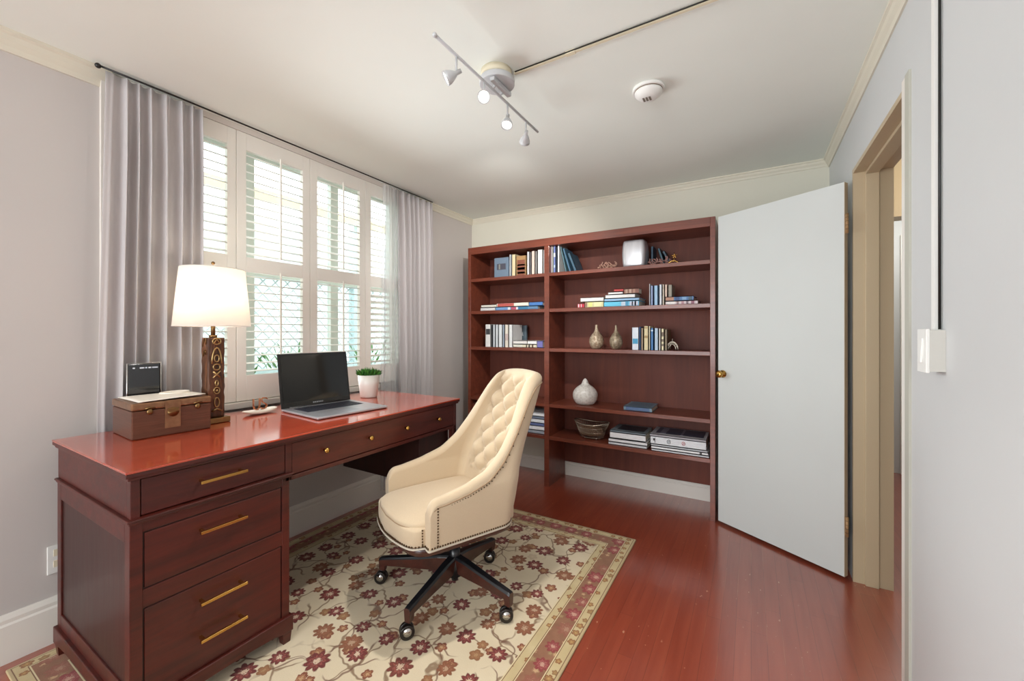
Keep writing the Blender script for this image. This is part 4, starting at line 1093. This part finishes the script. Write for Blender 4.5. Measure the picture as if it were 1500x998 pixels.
for y in (-.078, .082):
    m = MB(); m.sph((.13, y, .106), .011, seg=12, sc_=(.5, 1, 1.1)); m.tube([(.129, y - .016, .119), (.134, y, .124), (.129, y + .016, .119)], .003); m.build('latch', M_bronze, tb, local=True)
# white tray / paper on the box
m = MB(); pts = []
rows = []
for i in range(13):
    u = i / 12; row = []
    for j in range(13):
        v_ = j / 12; x = -.115 + .235 * u; y = -.115 + .225 * v_; z = .1445 + .007 * math.sin(PI * u) * math.sin(PI * v_) + (.006 if 1 else 0) * u * v_
        row.append(Vector((x, y, z)))
    rows.append(row)
m.grid(rows); m.bm.transform(Matrix.Translation((-2.19, .755, DTZ + .003)) @ Matrix.Rotation(-.02, 4, 'Z'))
m.tube([Vector((-2.20 + .035 * math.cos(a * PI / 12), .80 + .05 * math.sin(a * PI / 12), DTZ + .158)) for a in range(24)], .003, closed=True, seg=6)
tag(m.build('paper_tray', plain('white_tray', col(244, 238, 226), .4, var=.04), solid=.003), 'glossy white tray lying on the trunk box', 'tray')
# black device behind
dv = thing('electronic_device', (-2.345, .735, DTZ), 'glossy black upright device with silver edge behind the trunk box', 'device')
m = MB()
m.box(-2.352, -2.334, .680, .796, DTZ + .001, DTZ + .285, bev=.005); m.build('body', plain('gloss_black', col(22, 24, 28), .1, 0, var=.1, Coat_Weight=1.0), dv)
m = MB(); zt_ = DTZ + .286
m.tube([(-2.334, .68, DTZ + .01), (-2.334, .679, zt_), (-2.334, .797, zt_), (-2.334, .796, DTZ + .01)], .0025, seg=6); m.build('silver_edge', M_chrome, dv)
m = MB()
for (a, b) in ((.698, .706), (.722, .738), (.741, .748), (.752, .762), (.765, .786)): m.box(-2.3345, -2.3335, a, b, zt_ - .024, zt_ - .018)
m.build('lettering', plain('pale_lettering', col(206, 214, 226), .4), dv)

# table lamp
LX, LY = -2.19, .945
lp = thing('table_lamp', (LX, LY, DTZ), 'lit table lamp with white drum shade and carved wooden column', 'lamp')
n = N('rustic_wood'); v = n.coord((22, 22, 3)); k = n.noise(v, 1.5, 5, .65, 1.2); M_rust = n.bsdf(n.ramp(k, [(.3, col(36, 20, 12)), (.5, col(88, 52, 30)), (.72, col(130, 82, 50))]), .5, bump=k, bs=.9, bd=.006)
m = MB(); m.box(LX - .045, LX + .055, LY - .05, LY + .05, DTZ + .001, DTZ + .026, bev=.003); m.build('base_plate', M_bronze, lp)
m = MB(); 
rows = []
for j in range(41):
    z = DTZ + .026 + .372 * j / 40; row = []
    for i in range(40):
        a = 2 * PI * i / 40; q = .18
        r0 = .034 + .0030 * noise.noise(Vector((math.cos(a) * 2, math.sin(a) * 2, z * 30)))
        row.append(Vector((LX + r0 * math.copysign(abs(math.cos(a)) ** q, math.cos(a)), LY + r0 * math.copysign(abs(math.sin(a)) ** q, math.sin(a)), z)))
    rows.append(row)
vs = m.grid(rows, closed_v=True); m.bm.faces.new(vs[0]); m.bm.faces.new(vs[-1]); m.build('column', M_rust, lp)
# bronze ornaments on the two visible faces
m = MB(); xf = LX + .036
def ring(yc, zc, a_, b_, r=.003): m.tube([(xf, yc + a_ * math.cos(t * PI / 10), zc + b_ * math.sin(t * PI / 10)) for t in range(20)], r, seg=6, closed=True)
z0 = DTZ + .026
ring(LY, z0 + .355, .017, .014); m.tube([(xf, LY - .012, z0 + .345), (xf, LY, z0 + .365), (xf, LY + .012, z0 + .345)], .003)
m.tube([(xf, LY + .020 * math.cos(t * PI / 10), z0 + .25 + .075 * max(0, math.sin(t * PI / 10)) + (.0 if t <= 10 else 0)) for t in range(11)], .0035)
ring(LY, z0 + .275, .010, .016); ring(LY, z0 + .235, .014, .014)
for s_ in (-1, 1): m.tube([(xf, LY - s_ * .015, z0 + .185), (xf, LY, z0 + .2), (xf, LY + s_ * .015, z0 + .215)], .0035)
ring(LY, z0 + .16, .006, .012); ring(LY, z0 + .125, .012, .015); m.sph((xf, LY, z0 + .125), .006, seg=8)
ring(LY, z0 + .07, .010, .022); m.tube([(xf, LY - .02, z0 + .03), (xf, LY, z0 + .04), (xf, LY + .02, z0 + .028)], .004)
m.build('ornament_strip', plain('aged_gold', col(196, 164, 112), .3, .9, var=.4), lp)
m = MB(); yf = LY - .036
for zc, s_ in ((.35, .016), (.30, .012)):
    m.tube([(LX + s_ * math.cos(t * .6), yf, z0 + zc + s_ * 1.3 * math.sin(t * .9)) for t in range(12)], .0022, seg=6)
m.build('ornament_strip', M_bronze, lp)
m = MB(); m.cyl((LX, LY, z0 + .372), .016, .012); m.cyl((LX, LY, z0 + .38), .009, .07); m.cyl((LX, LY, z0 + .44), .016, .045, seg=20)
m.tube([(LX, LY, z0 + .44), (LX + .06, LY, z0 + .47), (LX + .075, LY, z0 + .60), (LX, LY, z0 + .715)], .0018, seg=6); m.tube([(LX, LY, z0 + .44), (LX - .06, LY, z0 + .47), (LX - .075, LY, z0 + .60), (LX, LY, z0 + .715)], .0018, seg=6)
m.build('neck', M_bronze, lp)
n = N('lamp_shade'); df = n.n('ShaderNodeBsdfDiffuse'); df.inputs[0].default_value = (.9, .86, .8, 1); tl = n.n('ShaderNodeBsdfTranslucent'); tl.inputs[0].default_value = (.95, .9, .82, 1)
mx = n.n('ShaderNodeMixShader'); mx.inputs[0].default_value = .55; n.t.links.new(df.outputs[0], mx.inputs[1]); n.t.links.new(tl.outputs[0], mx.inputs[2])
em = n.n('ShaderNodeEmission'); em.inputs[0].default_value = (1, .93, .82, 1); em.inputs[1].default_value = .12; ad = n.n('ShaderNodeAddShader')
n.t.links.new(mx.outputs[0], ad.inputs[0]); n.t.links.new(em.outputs[0], ad.inputs[1]); n.t.links.new(ad.outputs[0], n.out.inputs[0])
SZ0, SZ1, SR0, SR1 = 1.300, 1.572, .151, .126
m = MB(); m.lathe([(SR0, SZ0), (SR0 * .5 + SR1 * .5, (SZ0 + SZ1) / 2), (SR1, SZ1)], (LX, LY, 0), 64, close=False); m.build('lamp_shade', n.m, lp, solid=.002)
m = MB()
for r_, z_ in ((SR0, SZ0 + .002), (SR1, SZ1 - .002)): m.tube([(LX + r_ * math.cos(2 * PI * k / 64), LY + r_ * math.sin(2 * PI * k / 64), z_) for k in range(64)], .0022, closed=True, seg=6)
for k in range(3):
    a = k * 2 * PI / 3; m.tube([(LX, LY, z0 + .715), (LX + SR1 * math.cos(a), LY + SR1 * math.sin(a), SZ1 - .004)], .0015, seg=5)
m.build('shade_ring', M_trim, lp)
m = MB(); m.sph((LX, LY, z0 + .724), .008, seg=12); m.build('finial', M_bronze, lp)
n = N('bulb_glow'); em = n.n('ShaderNodeEmission'); em.inputs[0].default_value = (1, .86, .66, 1); em.inputs[1].default_value = 6; n.t.links.new(em.outputs[0], n.out.inputs[0]); M_bulb = n.m
m = MB(); m.lathe([(.0, .0), (.014, 0), (.016, .02), (.030, .055), (.028, .08), (.0, .098)], (LX, LY, z0 + .485), 20, close=False); m.build('bulb', M_bulb, lp)

# tray with wire monogram
tr = thing('monogram_ornament', (-2.21, 1.17, DTZ), 'copper wire monogram on a small white dish on the desk', 'ornament', math.radians(6))
def dish(p): return Vector((p.x, p.y, p.z + .10 * (p.y + .00) ** 2 * 4))
m = MB(); m.sellip((0, 0, .011), .042, .085, .009, .6, .6, 48, 12, lambda p: Vector((p.x * (1 - .2 * abs(p.y) / .085), p.y, p.z + 1.2 * p.y * p.y))); m.build('dish', plain('ivory_dish', col(232, 222, 206), .3, var=.05), tr, local=True)
M_cop = plain('copper_wire', col(206, 130, 84), .22, 1.0)
m = MB(); xw = .0
for off in (-.004, .004):
    U = [(-.036, .080), (-.036, .046), (-.031, .028), (-.019, .022), (-.008, .028), (-.003, .046), (-.003, .080)]
    m.tube([(off, y, z) for y, z in U], .0018, seg=6)
    S = [(.037, .070), (.030, .079), (.014, .080), (.006, .070), (.012, .058), (.028, .048), (.036, .038), (.030, .025), (.014, .022), (.004, .030)]
    m.tube([(off, y, z) for y, z in S], .0018, seg=6)
m.tube([(0, -.013, .022), (0, -.004, .018), (0, .012, .022)], .0025, seg=6)
m.build('wire_letters', M_cop, tr, local=True)

# laptop (local: +x towards the room/front edge, y along the width)
lt = thing('laptop', (-1.955, 1.432, DTZ), 'open silver laptop with black screen on the desk', 'laptop', math.radians(-5.5))
LW, LD = .405, .37
M_alu = plain('aluminium', col(196, 198, 204), .3, .6, var=.05); M_key = plain('keys', col(52, 54, 66), .5, var=.2)
m = MB(); m.box(-LD / 2, LD / 2, -LW / 2, LW / 2, .003, .014, bev=.004); m.build('base', M_alu, lt, local=True)
m = MB(); m.box(-LD / 2 + .01, LD / 2 - .008, -LW / 2 + .004, LW / 2 - .004, .0005, .006, bev=.002); m.build('underside', plain('laptop_black', col(26, 24, 24), .4), lt, local=True)
kb = MB()
kb.box(-LD / 2 + .05, -LD / 2 + .20, -LW / 2 + .04, LW / 2 - .04, .0136, .0144)
kbo = kb.build('keyboard', plain('key_bed', col(70, 74, 88), .5), lt, local=True)
kb = MB()
for r_ in range(6):
    for c_ in range(16):
        x0 = -LD / 2 + .054 + r_ * .0242; y0 = -LW / 2 + .044 + c_ * .0199
        kb.box(x0, x0 + .0195, y0, y0 + .0165, .0143, .0165)
kb.build('keys', M_key, kbo, local=True)
m = MB(); m.box(LD / 2 - .12, LD / 2 - .03, -.05, .05, .0138, .0144); m.build('touchpad', plain('touchpad', col(178, 180, 188), .35, .4), lt, local=True)
SA = math.radians(-9); hx = -LD / 2 + .006
Rs = Matrix.Translation((hx, 0, .014)) @ Matrix.Rotation(SA, 4, 'Y')
M_scr = plain('black_glass', col(10, 10, 12), .08, 0, var=.05)
m = MB(); m.box(-.008, 0, -LW / 2, LW / 2, 0, .295, bev=.003); m.bm.transform(Rs); lid = m.build('screen_lid', plain('lid_black', col(18, 18, 20), .3), lt, local=True)
m = MB(); m.box(0, .0012, -LW / 2 + .012, LW / 2 - .012, .028, .285); m.bm.transform(Rs); m.build('display', M_scr, lid, local=True)
m = MB()
for (a, b) in ((-.03, -.022), (-.019, -.012), (-.009, -.001), (.002, .009), (.012, .019), (.022, .029)): m.box(.0003, .001, a, b, .011, .018)
m.bm.transform(Rs); m.build('lettering', plain('grey_lettering', col(150, 152, 158), .4), lid, local=True)
m = MB(); m.cyl((hx, -LW / 2 + .04, .014), .006, LW - .08, 'Y'); m.build('hinge', M_blk, lt, local=True)

# potted plant
pp = thing('potted_plant', (-2.165, 1.832, DTZ), 'small green plant in a white pot right of the laptop', 'plant')
m = MB(); m.lathe([(0, 0.001), (.049, .001), (.053, .006), (.062, .08), (.069, .146), (.065, .146), (.062, .13), (0, .135)], (-2.165, 1.832, DTZ), 40, close=False); m.build('pot', plain('white_ceramic', col(232, 228, 220), .3, var=.03), pp)
m = MB(); m.cyl((-2.165, 1.832, DTZ + .128), .060, .012); m.build('soil', plain('soil', col(52, 40, 30), .9, var=.4), pp)
m = MB(); rnd = random.Random(5)
for k in range(420):
    a = rnd.uniform(0, 2 * PI); r_ = .056 * math.sqrt(rnd.uniform(0, 1)); b = Vector((-2.165 + r_ * math.cos(a), 1.832 + r_ * math.sin(a), DTZ + .135))
    tip = b + Vector((math.cos(a) * r_ * .45 + rnd.uniform(-.012, .012), math.sin(a) * r_ * .45 + rnd.uniform(-.012, .012), rnd.uniform(.028, .064) * (1.15 - .45 * r_ / .062)))
    d = (tip - b); sd = d.cross(Vector((rnd.uniform(-1, 1), rnd.uniform(-1, 1), .2))).normalized() * .0045
    vs = [m.bm.verts.new(q) for q in (b, b + d * .55 + sd, tip, b + d * .55 - sd)]; f = m.bm.faces.new(vs); f.material_index = k % 2
m.build('foliage', [plain('leaf_green', col(86, 150, 58), .5, var=.3), plain('leaf_dark', col(44, 98, 36), .5, var=.3)], pp)

# ================================================================== CEILING FIXTURES
TX, TYC, TZ = -.975, 1.524, 2.335
tl_ = thing('track_light', (TX, TYC, TZ), 'white ceiling track light with four spot heads', 'track light')
M_fix = plain('fixture_white', col(196, 198, 200), .35, .1, var=.03)
m = MB(); m.cyl((TX, TYC, H - .032), .068, .032, seg=48); m.build('canopy_ring', M_cream, tl_)
m = MB(); m.cyl((TX, TYC, H - .037), .0695, .005, seg=48); m.build('canopy_gap', M_black, tl_)
m = MB(); m.cyl((TX + .004, TYC, H - .062), .078, .025, seg=56); m.build('canopy', M_fix, tl_, bevel=.003)
m = MB(); m.box(TX + .012, TX + .034, TYC - .07, TYC + .075, TZ + .012, H - .066, bev=.002)
for y in (TYC - .03, TYC + .03): m.cyl((TX, y, TZ), .006, .03, direction=(.55, 0, .8), seg=12)
m.build('bracket', M_fix, tl_)
m = MB(); m.tube([(TX, 1.118, TZ), (TX, 1.5, TZ), (TX, 1.93, TZ)], .0065, seg=12); m.sph((TX, 1.116, TZ), .009); m.build('rail', M_fix, tl_)
heads = [(1.240, Vector((-.86, -.62, -.62))), (1.428, Vector((.50, -.78, -.46))), (1.620, Vector((.14, -.38, -.92))), (1.800, Vector((-.66, .84, -.50)))]
n = N('spot_glow'); em = n.n('ShaderNodeEmission'); em.inputs[0].default_value = (1, .93, .82, 1); em.inputs[1].default_value = 3.2; n.t.links.new(em.outputs[0], n.out.inputs[0]); M_spot = n.m
for y, d in heads:
    d = d.normalized(); j = Vector((TX, y, TZ - .068))
    m = MB(); m.cyl((TX, y, TZ - .064), .0045, .064, seg=10); m.sph(j, .008, seg=12)
    hd = m.build('spot_head', M_fix, tl_)
    s0 = j - d * .020
    m = MB(); m.lathe([(0, 0), (.0085, 0), (.0085, .022), (.011, .024), (.018, .036), (.0255, .055), (.027, .068), (.0245, .068), (.023, .060), (0, .060)], s0, 28, direction=d, close=False)
    m.build('shade', M_fix, hd)
    m = MB(); m.cyl(s0 + d * .0605, .0215, .003, direction=d, seg=24); m.build('lens', M_spot, hd)
sd_ = thing('smoke_detector', (-.42, 1.995, H - .045), 'round white smoke detector on the ceiling', 'smoke detector')
m = MB(); m.cyl((-.42, 1.995, H - .014), .073, .014, seg=48); m.build('base', M_white, sd_, bevel=.003)
m = MB(); m.cyl((-.42, 1.995, H - .018), .064, .005, seg=48); m.build('gap', plain('detector_gap', col(120, 100, 80), .6), sd_)
m = MB(); m.lathe([(0, 0), (.028, 0), (.045, .006), (.062, .022), (.064, .032), (0, .032)], (-.42, 1.995, H - .048), 48, close=False); m.build('cover', M_white, sd_)
m = MB()
for k in range(3): m.box(-.445 + k * .014, -.436 + k * .014, 1.978, 2.012, H - .0492, H - .0478)
m.build('vents', plain('vent_dark', col(120, 112, 100), .6), sd_)

# ================================================================== LIGHT
w = bpy.data.worlds.new('world'); sc.world = w; w.use_nodes = True
bg = w.node_tree.nodes['Background']; bg.inputs[0].default_value = (.95, .98, 1.0, 1); bg.inputs[1].default_value = 2.8
def area(name, loc, rot, sxx, syy, e, c):
    l = bpy.data.lights.new(name, 'AREA'); l.shape = 'RECTANGLE'; l.size = sxx; l.size_y = syy; l.energy = e; l.color = c
    o = bpy.data.objects.new(name, l); C.objects.link(o); o.location = loc; o.rotation_euler = rot; return o
def point(name, loc, e, c, r=.05):
    l = bpy.data.lights.new(name, 'POINT'); l.energy = e; l.color = c; l.shadow_soft_size = r
    o = bpy.data.objects.new(name, l); C.objects.link(o); o.location = loc; return o
area('rear_fill', ((QX0 + QX1) / 2, RY - T - .05, (QZ0 + QZ1) / 2), (PI / 2 + .38, 0, 0), QX1 - QX0, QZ1 - QZ0, 78, (.92, .97, 1.0))  # fill lamp added behind the camera to brighten the room
sw = area('side_window_daylight', (WX + .065, 1.58, 1.42), (0, -PI / 2, 0), 1.0, 1.15, 16, (.93, .97, 1.0)); sw.data.spread = math.radians(115); sw.visible_glossy = False
point('lamp_bulb', (LX, LY, 1.45), 2.6, (1, .88, .74), .035)
point('hall_fill', (1.15, 3.0, 2.1), 10, (1, .9, .78), .12)  # both hall lamps are added to light the hallway, no fixture there
point('hall_fill', (1.2, 4.3, 2.1), 10, (1, .97, .93), .12)
for y, d in heads:
    l = bpy.data.lights.new('spot', 'SPOT'); l.energy = 5 if y < 1.3 else (58 if y > 1.7 else (66 if y > 1.5 else 16)); l.color = (1, .97, .93); l.spot_size = math.radians(95); l.spot_blend = .8; l.shadow_soft_size = .03
    o = bpy.data.objects.new('spot', l); C.objects.link(o); dd = d.normalized(); o.location = Vector((TX, y, TZ - .068)) + dd * .055
    o.rotation_euler = dd.to_track_quat('-Z', 'Y').to_euler()
vs = sc.view_settings
vs.view_transform = 'Standard'; vs.look = 'None'; vs.gamma = 1.0; vs.exposure = 0.27; vs.use_curve_mapping = False
sc.cycles.use_denoising = True
sc.cycles.max_bounces = 12; sc.cycles.diffuse_bounces = 6; sc.cycles.transparent_max_bounces = 12
sc.cycles.sample_clamp_indirect = 8
